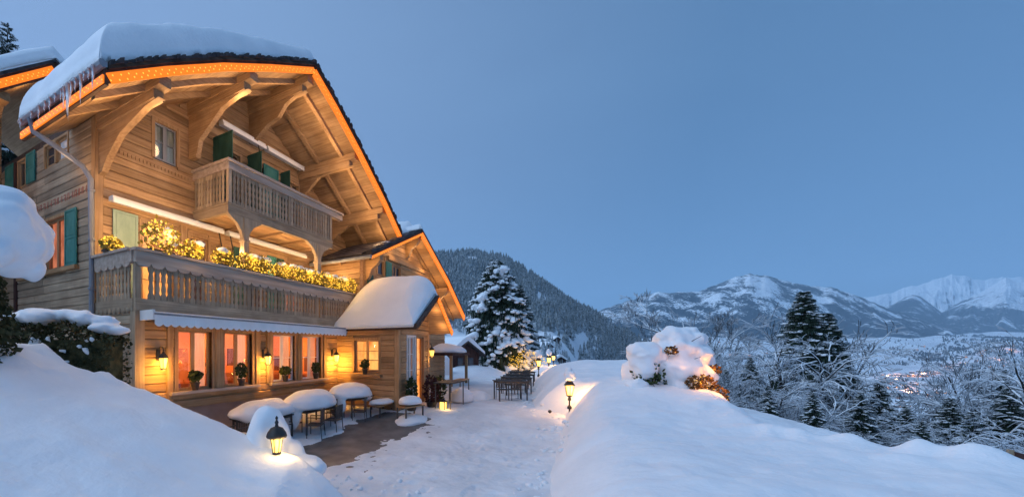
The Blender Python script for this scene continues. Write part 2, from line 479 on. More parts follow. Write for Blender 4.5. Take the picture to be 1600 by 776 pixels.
def wall(name, kind, plane, a0, a1, zb, topf, holes=(), breaks=(), T=.2, mat='wood_x', h=.22, mats=None, pmat=None, maxlen=4.2, zp=None):
    """a backing wall with openings, faced with horizontal planks; kind x: the face looks to -y, kind y: to -x"""
    mb = MB()
    xs = sorted({a0, a1} | {b for b in breaks if a0 < b < a1} | {v for hh in holes for v in hh[:2] if a0 < v < a1})
    for xa, xb in zip(xs, xs[1:]):
        hs = sorted([(hh[2], hh[3]) for hh in holes if hh[0] <= xa + 1e-6 and hh[1] >= xb - 1e-6])
        cur = zb
        segs = []
        for h0, h1 in hs: segs.append((cur, h0, h0)); cur = h1
        segs.append((cur, topf(xa), topf(xb)))
        for s0, ta, tb in segs:
            if min(ta, tb) - s0 < 1e-3: continue
            if kind == 'x':
                mb.hexa([(xa, plane, s0), (xb, plane, s0), (xb, plane + T, s0), (xa, plane + T, s0),
                         (xa, plane, ta), (xb, plane, tb), (xb, plane + T, tb), (xa, plane + T, ta)])
            else:
                mb.hexa([(plane, xb, s0), (plane, xa, s0), (plane + T, xa, s0), (plane + T, xb, s0),
                         (plane, xb, tb), (plane, xa, ta), (plane + T, xa, ta), (plane + T, xb, tb)])
    w = mb.build(name, M[mat], chalet)
    pm = pmat or mat
    z = zb if zp is None else zp
    grid = np.linspace(a0, a1, 240)
    tops = np.array([topf(g) for g in grid])
    while z < tops.max() - .05:
        z1 = z + h - .012
        ok = grid[tops >= z + h * .35]
        if len(ok) > 1:
            iv = [(ok.min(), ok.max())]
            for hh in holes:
                if hh[3] > z + .03 and hh[2] < z1 - .03:
                    nv = []
                    for p, q in iv:
                        if hh[1] <= p or hh[0] >= q: nv.append((p, q)); continue
                        if hh[0] > p: nv.append((p, hh[0]))
                        if hh[1] < q: nv.append((hh[1], q))
                    iv = nv
            for p, q in iv:
                if q - p < .06: continue
                if q - p > maxlen:
                    c = p + (q - p) * random.uniform(.35, .65)
                    plank(w, kind, plane, p, c - .004, z, z1, pm); plank(w, kind, plane, c + .004, q, z, z1, pm)
                else:
                    plank(w, kind, plane, p, q, z, z1, pm)
        z += h
    return w

def mp(kind, plane):
    if kind == 'x': return lambda a, o, z: (a, plane - o, z)
    return lambda a, o, z: (plane - o, a, z)
def wbox(mb, kind, plane, a0, a1, o0, o1, z0, z1, m=0):
    """box on a wall: a along it, o outward"""
    if kind == 'x': mb.box(a0, a1, plane - o1, plane - o0, z0, z1, m)
    else: mb.box(plane - o1, plane - o0, a0, a1, z0, z1, m)

def window(kind, plane, a0, a1, z0, z1, pane='glass', back=None, frame='wood_z', ncase=2, rows=2, trim=.11, depth=.10, bars=None, name='window', cols=1, curtain=None):
    mb = MB()
    t = trim
    wbox(mb, kind, plane, a0 - t, a0, -.05, .065, z0 - .02, z1 + t)
    wbox(mb, kind, plane, a1, a1 + t, -.05, .065, z0 - .02, z1 + t)
    wbox(mb, kind, plane, a0, a1, -.05, .06, z1, z1 + t)
    win = mb.build(name, M[frame], chalet)
    fr = MB(); fm = M[bars or frame]
    s = .05
    w = (a1 - a0) / ncase
    for k in range(ncase):
        p, q = a0 + k * w, a0 + (k + 1) * w
        wbox(fr, kind, plane, p, p + s, -depth, -depth + .05, z0, z1)
        wbox(fr, kind, plane, q - s, q, -depth, -depth + .05, z0, z1)
        wbox(fr, kind, plane, p + s, q - s, -depth, -depth + .05, z0, z0 + s)
        wbox(fr, kind, plane, p + s, q - s, -depth, -depth + .05, z1 - s, z1)
    fr.build('frame', fm, win)
    for k in range(ncase):
        p, q = a0 + k * w + s, a0 + (k + 1) * w - s
        for r in range(rows):
            za = z0 + s + (z1 - z0 - 2 * s) * r / rows; zb = z0 + s + (z1 - z0 - 2 * s) * (r + 1) / rows
            for c in range(cols):
                pa, pb = p + (q - p) * c / cols, p + (q - p) * (c + 1) / cols
                g = MB(); wbox(g, kind, plane, pa, pb, -depth + .015, -depth + .022, za, zb)
                g.build('pane', M[pane], win)
        if rows > 1 or cols > 1:
            g = MB()
            for r in range(1, rows):
                zc = z0 + s + (z1 - z0 - 2 * s) * r / rows
                wbox(g, kind, plane, p, q, -depth + .005, -depth + .04, zc - .013, zc + .013)
            for c in range(1, cols):
                pc = p + (q - p) * c / cols
                wbox(g, kind, plane, pc - .013, pc + .013, -depth + .003, -depth + .042, z0 + s, z1 - s)
            g.build('glazing_bar', fm, win)
    if back:
        g = MB(); wbox(g, kind, plane, a0, a1, -depth - .09, -depth - .06, z0, z1); g.build('lit_interior' if 'lit' in back else 'curtain', M[back], win)
    if curtain:
        for sd in (0, 1):
            g = MB(); n = 12
            wd = (a1 - a0) * (.16 if sd == 0 else .42)
            vs = []
            for i in range(n + 1):
                a = (a0 + wd * i / n) if sd == 0 else (a1 - wd * i / n)
                o = -depth - .12 - .025 * math.sin(i * 2.1)
                f = mp(kind, plane); vs += [f(a, o, z0), f(a, o, z1)]
            g.add(vs, [(2 * i, 2 * i + 2, 2 * i + 3, 2 * i + 1) for i in range(n)])
            g.build('curtain', M[curtain], win, smooth=True)
    return win

def shutter(kind, plane, a0, a1, z0, z1, mat, o=.07, rows=2, perp=False, side=1):
    """wooden shutter lying on the wall, or standing square off it (perp: a0 is the hinge, a1 its width)"""
    mb = MB()
    if perp:
        K = 'y' if kind == 'x' else 'x'
        pl = a0
        lo, hi = (plane - a1, plane - .02)
        A = lambda p, q, o0, o1, y0, y1: wbox(mb, K, pl, p, q, o0, o1, y0, y1)
        p, q = lo, hi; o = 0
    else:
        A = lambda p, q, o0, o1, y0, y1: wbox(mb, kind, plane, p, q, o0, o1, y0, y1)
        p, q = a0, a1
    A(p, q, o, o + .018, z0, z1)
    s = .055
    A(p, p + s, o + .018, o + .034, z0, z1); A(q - s, q, o + .018, o + .034, z0, z1)
    for r in range(rows + 1):
        zc = z0 + (z1 - z0 - s) * r / rows
        A(p + s, q - s, o + .018, o + .033, zc, zc + s)
    n = 3
    for r in range(rows):
        za = z0 + (z1 - z0 - s) * r / rows + s + .03; zb = z0 + (z1 - z0 - s) * (r + 1) / rows - .03
        A(p + s + .03, q - s - .03, o + .018, o + .027, za, zb)
    return mb.build('shutter', M[mat], chalet)

# ---- lower storey, front (y = 0)
LW = [(.95, 1.88), (2.27, 3.22), (4.04, 5.02), (5.36, 6.35)]
holes = [(a, b, 1.55, 3.03) for a, b in LW]
wall('front_wall', 'x', 0, .15, 9.3, 1.1, lambda x: 3.42, holes, mat='wood_x', h=.21, zp=1.12)
base = MB(); base.box(.0, 7.38, .0, .2, -.6, 1.1); base.build('base_wall', M['plaster'], chalet)
g = MB(); g.box(.7, 7.36, -.10, 0, 1.12, 1.30); g.build('beam', M['wood_x'], chalet)
g = MB(); g.box(.70, 3.42, -.2, 0, 1.46, 1.53); g.build('window_sill', M['rail'], chalet)
g = MB(); g.box(3.85, 6.62, -.2, 0, 1.46, 1.53); g.build('window_sill', M['rail'], chalet)
for k, (a, b) in enumerate(LW):
    window('x', 0, a, b, 1.55, 3.03, 'glass', None, 'wood_z', 2, 2 if k > 1 else 1, trim=.10, depth=.12, bars='white_paint' if k > 1 else 'wood_z', curtain='curtain')
def post(x0, x1, y0, y1, z0, z1, mat='wood_z', name='post'):
    g = MB(); g.box(x0, x1, y0, y1, z0, z1); return g.build(name, M[mat], chalet)
post(1.985, 2.165, -.10, -.001, 1.531, 3.40); post(.66, .80, -.10, -.001, 1.305, 3.40); post(3.34, 3.50, -.10, -.001, 1.531, 3.40)
post(3.76, 3.90, -.10, -.001, 1.531, 3.40); post(5.13, 5.25, -.10, -.001, 1.531, 3.40); post(6.47, 6.62, -.10, -.001, 1.531, 3.40)
post(-.06, .15, -.06, .15, -.4, 3.40, 'grey_z', 'corner_post')
# return wall under the balcony's end
wall('side_wall', 'y', 0, .15, 1.84, -.4, lambda x: 3.42, mat='grey_y', h=.22)
# the dining room behind the lower windows
rm = MB()
rm.box(.4, 9.0, 3.6, 3.7, .4, 3.4); rm.box(.3, .4, .3, 3.6, .4, 3.4); rm.box(7.2, 7.3, .3, 3.6, .4, 3.4)
rm.box(.4, 7.2, .21, 3.6, 3.25, 3.35); rm.box(.4, 7.2, .21, 3.6, .4, .5)
rm.build('room', M['room_wall'], chalet)
fu = MB()
for x in (1.1, 2.5, 4.4, 5.8):
    fu.box(x, x + .9, 1.3, 2.1, 1.22, 1.27); fu.box(x + .4, x + .5, 1.65, 1.75, .5, 1.22)
    for sx, sy in ((.1, 1.0), (.55, 1.0), (.1, 2.3), (.55, 2.3)):
        fu.box(x + sx, x + sx + .36, sy, sy + .05, .5, 1.62); fu.box(x + sx, x + sx + .36, sy, sy + .34, .95, 1.0)
fu.box(2.3, 3.4, 3.3, 3.6, .5, 2.6); fu.box(4.6, 5.0, 3.5, 3.6, 1.8, 2.5); fu.box(1.2, 1.9, 3.55, 3.6, 1.8, 2.4)
fu.build('furniture', M['room_wood'], chalet)
b = MB(); b.box(.45, 7.15, 3.55, 3.598, .5, 1.62); b.box(.45, 7.15, 3.53, 3.598, 1.62, 1.68); b.box(7.15, 7.198, .3, 3.5, .5, 1.62); b.build('wainscot', M['room_wood'], chalet)
for x in (.8, 2.05, 3.7, 4.25, 5.2):
    b = MB(); b.box(x, x + .5, 3.56, 3.599, 1.95, 2.6); b.build('picture', M['burg_curtain'], chalet)
for x, y in ((1.9, 1.5), (3.0, 1.8), (4.7, 1.4), (6.0, 1.0), (6.3, 1.8)):
    b = MB(); b.lathe([(.13, 0), (.09, .10), (.02, .14)], (x, y, 2.15), 10); b.tube([(x, y, 2.28), (x, y, 3.25)], .008, 4); b.build('pendant_lamp', M['string_rope'], chalet)
b = MB(); b.lathe([(.42, 0), (.25, .55), (.30, .56), (.14, 1.0), (.18, 1.01), (.01, 1.5)], (5.6, 3.0, .7), 9); b.build('decorated_tree', M['leaf_warm'], chalet)
for k in range(5):
    b = MB(); b.box(7.17, 7.199, .6 + k * .55, .95 + k * .55, 1.7, 2.3); b.build('picture', M['burg_curtain'], chalet)
for x in (1.5, 3.6, 5.8): point(x, 1.9, 2.75, 125, (1, .48, .18), .15)

# ---- left wall (x = 0, looking to -x)
LH = [(2.62, 2.75, 0, 0)]
lh = [(3.35, 4.75, 4.75, 6.18), (3.2, 4.7, 7.66, 8.3), (6.0, 6.6, 7.5, 8.35)]
wall('side_wall', 'y', 0, 1.84, YB, 2.6, lambda a: 8.36, lh, mat='grey_y', h=.22)
post(-.05, .13, 1.78, 1.84 + .12, 3.4, 8.3, 'wood_z', 'corner_post')
post(-.09, .06, 6.65, 6.83, 2.6, 8.3, 'hut_wood', 'corner_post')
window('y', 0, 3.42, 4.68, 4.78, 6.14, 'glass', 'lit_red', 'wood_z', 2, 1, trim=.08, depth=.08)
shutter('y', 0, 2.66, 3.30, 4.74, 6.2, 'teal', rows=2)
shutter('y', 0, 5.62, 6.3, 4.72, 6.2, 'teal', rows=2)
g = MB(); g.box(-.12, 0, 4.78, 5.4, 4.72, 6.15); g.build('shutter', M['hut_wood'], chalet)
g = MB(); g.box(-.16, -.002, 2.6, 6.4, 4.62, 4.72); g.build('window_sill', M['wood_y'], chalet)
window('y', 0, 3.26, 3.92, 7.68, 8.26, 'sky_pane', None, 'wood_z', 1, 2, trim=.06, depth=.05)
window('y', 0, 4.02, 4.66, 7.68, 8.26, 'dark_glass', None, 'wood_z', 1, 2, trim=.06, depth=.05)
shutter('y', 0, 5.25, 5.85, 7.45, 8.33, 'teal', rows=2); shutter('y', 0, 6.85, 7.5, 7.4, 8.33, 'teal', rows=2)
window('y', 0, 6.02, 6.58, 7.52, 8.28, 'dark_glass', None, 'wood_z', 1, 1, trim=.05, depth=.05)
# a carved band of letters and diamonds painted red
fz = MB(); y = 2.2
while y < 5.4:
    wd = random.choice((.07, .10, .13)); a = y; k = random.random()
    fz.box(-.055, -.045, a, a + .03, 6.5, 6.68)
    if k > .25: fz.box(-.055, -.046, a + .031, a + wd, 6.65, 6.68)
    if k < .6: fz.box(-.055, -.046, a + .031, a + wd, 6.57, 6.60)
    if k > .5: fz.box(-.055, -.045, a + wd, a + wd + .025, 6.5, 6.645)
    y += wd + .11
fz.build('carved_frieze', M['red_paint'], chalet)

# ---- gable wall (y = 1.84)
UY = 1.84
gh = [(1.38, 2.10, 7.86, 8.95), (1.05, 2.0, 3.66, 6.02), (2.45, 3.12, 3.66, 6.02), (4.5, 5.4, 3.66, 5.95), (6.4, 7.2, 3.66, 5.95),
      (3.45, 4.35, 7.3, 9.15), (5.1, 6.0, 7.3, 9.15), (6.5, 7.2, 7.3, 9.15)]
wall('gable_wall', 'x', UY, .14, 10.4, 3.57, lambda x: roof_z(x) + .02, gh, breaks=RPX, mat='wood_x', h=.235)
window('x', UY, 1.42, 2.06, 7.9, 8.91, 'glass', 'grey_curtain_pane', 'wood_z', 2, 2, trim=.09, depth=.06, bars='zinc')
window('x', UY, 1.09, 1.96, 3.7, 5.98, 'glass', 'lit_orange', 'wood_z', 2, 3, trim=.09, depth=.08, name='balcony_door')
window('x', UY, 2.49, 3.08, 3.7, 5.98, 'glass', 'burg_curtain', 'wood_z', 1, 1, trim=.09, depth=.08, name='balcony_door')
window('x', UY, 4.54, 5.36, 3.7, 5.91, 'glass', 'burg_curtain', 'wood_z', 2, 2, trim=.09, depth=.08, name='balcony_door')
window('x', UY, 6.44, 7.16, 3.7, 5.91, 'glass', 'lit_red', 'wood_z', 2, 2, trim=.09, depth=.08, name='balcony_door')
for a, b in ((3.49, 4.31), (5.14, 5.96), (6.54, 7.16)):
    window('x', UY, a, b, 7.3, 9.11, 'glass', 'burg_curtain', 'wood_z', 2, 2, trim=.08, depth=.08, name='balcony_door')
shutter('x', UY, .34, .95, 3.75, 6.12, 'pale_green', rows=2)
shutter('x', UY, 4.02, 4.40, 3.75, 6.0, 'dark_green', rows=2); shutter('x', UY, 5.5, 5.92, 3.75, 6.0, 'teal', rows=2)
shutter('x', UY, 5.98, 6.32, 3.75, 6.0, 'dark_green', rows=2)
for hx, wd, mt in ((3.30, .95, 'dark_green'), (4.66, .72, 'dark_green'), (6.22, .52, 'dark_green')):
    shutter('x', UY, hx, wd, 7.25, 9.28, mt, perp=True, rows=2)
shutter('x', UY - .02, 5.30, 6.02, 7.25, 9.28, 'teal', rows=2)
post(2.14, 2.34, UY - .12, UY - .001, 3.58, 6.2); post(3.5, 3.66, UY - .12, UY - .001, 3.58, 6.2)
# carved band with small teeth
g = MB(); g.box(.14, 2.5, UY - .09, UY - .046, 7.50, 7.58)
x = .2
while x < 2.45: g.box(x, x + .05, UY - .085, UY - .046, 7.58, 7.68); x += .1
g.build('carved_frieze', M['wood_x'], chalet)

# ---- roof
roof = MB()
pts = list(zip(RPX, RPZ))
for (xa, za), (xb, zb) in zip(pts, pts[1:]):
    ye = 2.9 if xa < 0 else YB + .6          # the left eave stops where the rear wing begins
    roof.hexa([(xa, V0 + .03, za + .03), (xb, V0 + .03, zb + .03), (xb, ye, zb + .03), (xa, ye, za + .03),
               (xa, V0 + .03, za + .23), (xb, V0 + .03, zb + .23), (xb, ye, zb + .23), (xa, ye, za + .23)])
roof = roof.build('roof', M['roofing'], chalet)
# soffit boards: one each
sl = MB()
L_ = np.concatenate([[0], np.cumsum(np.hypot(np.diff(RPX), np.diff(RPZ)))])
nb = 40
for k in range(nb):
    s0, s1 = L_[-1] * k / nb + .006, L_[-1] * (k + 1) / nb - .006
    xa, za, xb, zb = np.interp(s0, L_, RPX), np.interp(s0, L_, RPZ), np.interp(s1, L_, RPX), np.interp(s1, L_, RPZ)
    b = MB(); e = random.uniform(0, .006); ye = 3.1 if xa < .05 else YB
    b.hexa([(xa, V0 + .04, za - e), (xb, V0 + .04, zb - e), (xb, ye, zb - e), (xa, ye, za - e),
            (xa, V0 + .04, za + .028), (xb, V0 + .04, zb + .028), (xb, ye, zb + .028), (xa, ye, za + .028)])
    b.build('soffit_board', M['wood_y'], roof)
def along(y0, y1, dz0, dz1, xs=None):
    b = MB(); P = xs or RPX
    P = [P[0]] + [x for x in RPX if P[0] < x < P[-1]] + [P[-1]]
    for xa, xb in zip(P, P[1:]):
        za, zb = roof_z(xa), roof_z(xb)
        b.hexa([(xa, y0, za + dz0), (xb, y0, zb + dz0), (xb, y1, zb + dz0), (xa, y1, za + dz0),
                (xa, y0, za + dz1), (xb, y0, zb + dz1), (xb, y1, zb + dz1), (xa, y1, za + dz1)])
    return b
for side in ([-1.04, 4.8], [4.8, 10.6]):
    along(V0 - .04, V0 + .03, -.05, .20, side).build('verge_board', M['fascia'], roof)
    along(V0 - .10, V0 + .02, .20, .27, side).build('verge_board', M['fascia'], roof)
# ragged ends of the roof covering along the verge
b = MB()
for i in range(150):
    s0 = L_[-1] * i / 150; s1 = L_[-1] * (i + 1) / 150
    xa, za, xb, zb = np.interp(s0, L_, RPX), np.interp(s0, L_, RPZ), np.interp(s1, L_, RPX), np.interp(s1, L_, RPZ)
    t = random.uniform(.05, .12); o = random.uniform(.10, .16)
    b.hexa([(xa, V0 - o, za + .27), (xb, V0 - o, zb + .27), (xb, V0 + .2, zb + .27), (xa, V0 + .2, za + .27),
            (xa, V0 - o, za + .27 + t), (xb, V0 - o, zb + .27 + t), (xb, V0 + .2, zb + .27 + t), (xa, V0 + .2, za + .27 + t)])
sh = b.build('shingle_edge', M['roofing'], roof); sh['kind'] = 'stuff'
# rafters in the overhang
for y in (-.35, .75):
    for side in ([-1.0, 2.4], [2.62, 4.64], [4.9, 7.18], [7.42, 10.5]):
        along(y - .07, y + .07, -.15, -.004, side).build('rafter', M['wood_x'], roof)
# eave board and gutter on the left
b = MB(); b.box(-1.10, -1.04, V0 - .04, 2.9, 7.50, 7.80); b.build('eave_board', M['fascia'], roof)
b = MB(); b.tube([(-1.16, V0 - .1, 7.84), (-1.16, 2.72, 7.84)], .075, 8); b.build('gutter', M['zinc'], chalet)
b = MB(); b.tube([(-1.16, 2.2, 7.78), (-1.12, 2.15, 7.5), (-.75, 2.0, 7.28), (-.28, 1.86, 6.98), (-.14, 1.78, 6.7), (-.13, 1.76, 5.6), (-.13, 1.76, 3.0)], .065, 8)
for z in (6.4, 5.2, 4.0): b.tube([(-.13, 1.76, z), (-.13, 1.76, z + .05)], .08, 8)
b.build('drainpipe', M['zinc'], chalet, smooth=40)

# purlins with carved consoles
CONS = {  # profile in (distance out from the gable wall, z relative to the soffit)
    .10: [(0, -1.55), (.18, -1.50), (.42, -1.22), (1.0, -.80), (1.66, -.62), (2.1, -.50), (2.4, -.36), (2.62, -.20)],
    2.5: [(0, -1.72), (.35, -1.74), (.42, -1.55), (.5, -1.25), (1.08, -.90), (1.5, -.62), (2.0, -.52), (2.25, -.28), (2.6, -.20)],
    4.75: [(0, -1.55), (.3, -1.45), (.9, -1.12), (1.4, -1.0), (1.72, -.68), (2.15, -.42), (2.55, -.22)],
    7.3: [(0, -1.25), (.4, -.95), (1.0, -.52), (1.65, -.32), (2.05, -.12), (2.4, -.10)],
    9.3: [(0, -1.1), (.4, -.80), (1.0, -.50), (1.65, -.32), (2.05, -.22), (2.6, -.16)],
}
for cx, pr in CONS.items():
    zt = roof_z(cx) - .16 if cx != 4.75 else 11.02
    b = MB(); b.box(cx - .13, cx + .13, V0 + .05, UY, zt - .10, zt + .13); b.build('purlin', M['wood_y'], chalet)
    b = MB(); b.box(cx - .11, cx + .11, V0 + .3, UY, zt - .30, zt - .101); b.build('purlin', M['wood_y'], chalet)
    zs = roof_z(cx)
    poly = [(0, zt - .302 - 0)] + [(o, min(zs + z, zt - .31)) for o, z in pr] + [(2.6, zt - .302)]
    b = MB(); b.prism(poly, cx - .07, cx + .07, lambda u, v, a: (a, UY - .046 - u, v)); b.build('console', M['wood_y'], chalet)

# ---- lower balcony
bal = MB(); bal.box(.16, 9.3, .0, 1.84, 3.42, 3.56); bal = bal.build('balcony', M['wood_x'], chalet)
def baluster_mesh(h, w, t, mat, style=0):
    k = (style, h, mat)
    if k in _pm: return _pm[k]
    if style == 0: half = [(1, 0), (1, .12), (.55, .2), (.8, .32), (.45, .48), (.8, .62), (.55, .74), (1, .84), (1, 1)]
    else: half = [(1, 0), (1, .1), (.5, .16), (.85, .3), (.5, .40), (.85, .5), (.5, .6), (.85, .7), (.5, .84), (1, .9), (1, 1)]
    poly = [(w * .5 * a, h * b) for a, b in half] + [(-w * .5 * a, h * b) for a, b in half[::-1]]
    mb = MB(); mb.prism(poly, 0, t, lambda u, v, a: (u, a, v))
    _pm[k] = mb.mesh('baluster', M[mat])
    return _pm[k]
b = MB(); b.box(-.06, 9.3, -.10, .02, 4.50, 4.76); b.box(-.10, 9.3, -.16, .08, 4.76, 4.82); b.build('rail', M['rail'], bal)
b = MB(); b.box(-.10, .02, .021, 1.80, 4.50, 4.76); b.box(-.16, .08, .081, 1.80, 4.765, 4.825); b.build('rail', M['rail'], bal)
# scalloped lower edge of the rail board
b = MB(); x = -.04
while x < 9.2:
    b.prism([(x, 4.499), (x + .05, 4.43), (x + .16, 4.41), (x + .27, 4.43), (x + .32, 4.499)], -.095, -.045, lambda u, v, a: (u, a, v)); x += .32
y = .1
while y < 1.6:
    b.prism([(y, 4.499), (y + .05, 4.43), (y + .16, 4.41), (y + .27, 4.43), (y + .32, 4.499)], -.095, -.045, lambda u, v, a: (a, u, v)); y += .32
b.build('scalloped_board', M['rail'], bal)
b = MB(); b.box(-.055, 9.3, -.07, .02, 3.40, 3.70); b.box(-.065, 9.3, -.085, -.0701, 3.44, 3.56); b.build('bottom_board', M['grey_x'], bal)
b = MB(); b.box(-.07, .02, .021, 1.80, 3.40, 3.70)
for k in range(8):
    yy = .15 + k * .2
    b.blob((-.075, yy + .05, 3.44), (.03, .09, .07), k, .1, 8, 5)
b.build('bottom_board', M['grey_y'], bal)
bm_ = baluster_mesh(.80, .135, .035, 'grey_z')
PX = (.0, 3.1, 6.15)
n = 0
x = .16
while x < 9.2:
    if all(abs(x - p - .05) > .11 for p in PX):
        mesh_obj('baluster', bm_, bal, (x, -.04, 3.70))
    x += .148
for k in range(10):
    mesh_obj('baluster', bm_, bal, (-.04, .26 + k * .15, 3.70), (0, 0, -math.pi / 2))
for p in PX:
    b = MB(); b.box(p - .05, p + .08, -.05, .06, 3.70, 4.50); b.build('newel', M['grey_z'], bal)
b = MB(); b.box(-.05, .05, 1.62, 1.72, 3.70, 4.50); b.build('newel', M['grey_z'], bal)
b = MB()                                               # floor joists seen from below
for x in np.arange(.5, 9, .8): b.box(x, x + .1, .21, 1.8, 3.355, 3.42)
b.build('joist', M['wood_y'], bal)

# ---- upper balcony
ub = MB(); ub.box(2.6, 7.25, .26, UY, 6.50, 6.60); ub = ub.build('balcony', M['wood_x'], chalet)
b = MB(); b.box(2.56, 7.9, .14, .30, 7.66, 7.86); b.box(2.50, 7.92, .08, .36, 7.86, 7.93); b.build('rail', M['rail'], ub)
b = MB(); b.box(2.56, 2.72, .301, UY - .05, 7.66, 7.86); b.box(2.50, 2.78, .361, UY - .05, 7.865, 7.935); b.build('rail', M['rail'], ub)
b = MB(); b.box(2.56, 7.3, .17, .28, 6.42, 6.66); b.box(2.54, 7.3, .15, .30, 6.66, 6.72); b.build('bottom_board', M['grey_x'], ub)
b = MB(); b.box(2.57, 2.68, .281, UY - .05, 6.42, 6.66); b.box(2.55, 2.70, .301, UY - .05, 6.665, 6.725); b.build('bottom_board', M['grey_y'], ub)
bu = baluster_mesh(.94, .125, .035, 'grey_z', 1)
x = 2.80
while x < 7.15:
    mesh_obj('baluster', bu, ub, (x, .20, 6.72)); x += .138
for k in range(10):
    mesh_obj('baluster', bu, ub, (2.60, .44 + k * .14, 6.72), (0, 0, -math.pi / 2))
for x in (2.58, 4.95, 7.16):
    b = MB(); b.box(x, x + .11, .175, .275, 6.72, 7.66); b.build('newel', M['grey_z'], ub)
for x in (3.7, 4.8, 5.9, 6.9):
    b = MB(); b.box(x, x + .13, .29, UY, 6.40, 6.50); b.build('joist', M['wood_y'], ub)
for k in range(9):                                     # floor boards from below
    y = .31 + k * .165
    b = MB(); b.box(2.7, 7.2, y, y + .155, 6.482 - .006 * (k % 2), 6.499); b.build('floor_board', M['wood_x'], ub)
for x in (3.18, 6.5):
    b = MB(); b.box(x - .09, x + .09, .14, .32, 4.82, 6.42)
    b.box(x - .12, x + .12, .11, .35, 4.821, 4.92); b.box(x - .115, x + .115, .115, .345, 5.72, 5.78)
    for s in (-1, 1):
        b.prism([(x + s * .09, 5.80), (x + s * .16, 6.02), (x + s * .30, 6.22), (x + s * .52, 6.34), (x + s * .62, 6.419), (x + s * .09, 6.419)][::s], .17, .29, lambda u, v, a: (u, a, v))
    b.build('balcony_post', M['grey_z'], chalet)

# ---- awnings
def cassette(x0, x1, y0, y1, z0, z1, arms=()):
    b = MB(); b.box(x0, x1, y0, y1, z0, z1)
    a = b.build('awning', M['white_paint'], chalet)
    b = MB(); b.box(x0, x1, y0 - .05, y0 - .001, z0 - .05, z0 + .05); b.build('valance', M['fabric'], a)
    for q in arms:
        b = MB(); b.tube([(q, y0 + .05, z0), (q + .02, y0 - .05, z0 - .45), (q + .1, y0 + .15, z0 - .9)], .02, 5); b.build('arm', M['iron'], a)
    return a
cassette(.22, 3.42, 1.50, 1.70, 6.26, 6.38, (3.3,))
cassette(3.62, 7.3, 1.50, 1.70, 6.26, 6.38, (3.72,))
cassette(3.42, 5.2, 1.52, 1.72, 9.72, 9.86, (4.9,))
cassette(5.3, 7.4, 1.52, 1.72, 9.72, 9.86, ())
# big awning over the dining room windows
aw = MB(); aw.box(.06, 7.14, -.30, -.10, 3.30, 3.40); aw = aw.build('awning', M['white_paint'], chalet)
for x in (.02, 7.13):
    b = MB(); b.box(x, x + .05, -.62, -.10, 3.20, 3.42); b.build('end_plate', M['white_paint'], aw)
b = MB()
b.hexa([(.07, -.60, 3.30), (7.13, -.60, 3.30), (7.13, -.12, 3.385), (.07, -.12, 3.385), (.07, -.60, 3.31), (7.13, -.60, 3.31), (7.13, -.12, 3.43), (.07, -.12, 3.43)])
ncl = 38; sw = 7.06 / ncl
poly = [(.07, 3.315)]
for k in range(ncl):
    for t in range(6):
        poly.append((.07 + sw * (k + t / 5 * .999), 3.11 - .055 * math.sin(math.pi * t / 5)))
poly.append((7.13, 3.315))
b2 = MB()
vs = []; fs = []
for i in range(1, len(poly) - 1):
    u, v = poly[i]; o = .012 * math.sin(u * 5.1) + .006 * math.sin(u * 17)
    vs += [(u, -.615 + o, v), (u, -.610, 3.31), (u, -.607 + o, v), (u, -.602, 3.31)]
nn = len(poly) - 2
for i in range(nn - 1):
    a_, c_ = 4 * i, 4 * (i + 1)
    fs += [(a_, c_, c_ + 1, a_ + 1), (a_ + 3, c_ + 3, c_ + 2, a_ + 2), (a_, a_ + 2, c_ + 2, c_)]
b.add(vs, fs); b.build('fabric', M['fabric'], aw)
b = MB(); b.box(.05, 7.15, -.64, -.60, 3.312, 3.35); b.build('front_bar', M['zinc'], aw)

# ---- far wing with its own gable
WVY = -1.2
WP = [(7.83, 6.01), (12.28, 8.0), (15.6, 6.25), (18.3, 4.47)]
def wing_z(x): return float(np.interp(x, [p[0] for p in WP], [p[1] for p in WP]))
wr = MB()
for (xa, za), (xb, zb) in zip(WP, WP[1:]):
    yb = 1.80 if xb < 12.5 else 9
    wr.hexa([(xa, WVY + .03, za + .02), (xb, WVY + .03, zb + .02), (xb, yb, zb + .02), (xa, yb, za + .02),
             (xa, WVY + .03, za + .20), (xb, WVY + .03, zb + .20), (xb, yb, zb + .20), (xa, yb, za + .20)])
wr = wr.build('wing_roof', M['roofing'], chalet)
def along_w(y0, y1, d0, d1, P):
    b = MB()
    for (xa, za), (xb, zb) in zip(P, P[1:]):
        b.hexa([(xa, y0, za + d0), (xb, y0, zb + d0), (xb, y1, zb + d0), (xa, y1, za + d0),
                (xa, y0, za + d1), (xb, y0, zb + d1), (xb, y1, zb + d1), (xa, y1, za + d1)])
    return b
for P in (WP[:2], WP[1:]):
    along_w(WVY - .05, WVY + .03, -.06, .20, P).build('verge_board', M['fascia'], wr)
    along_w(WVY - .10, WVY + .2, .20, .27, P).build('verge_board', M['roofing'], wr)
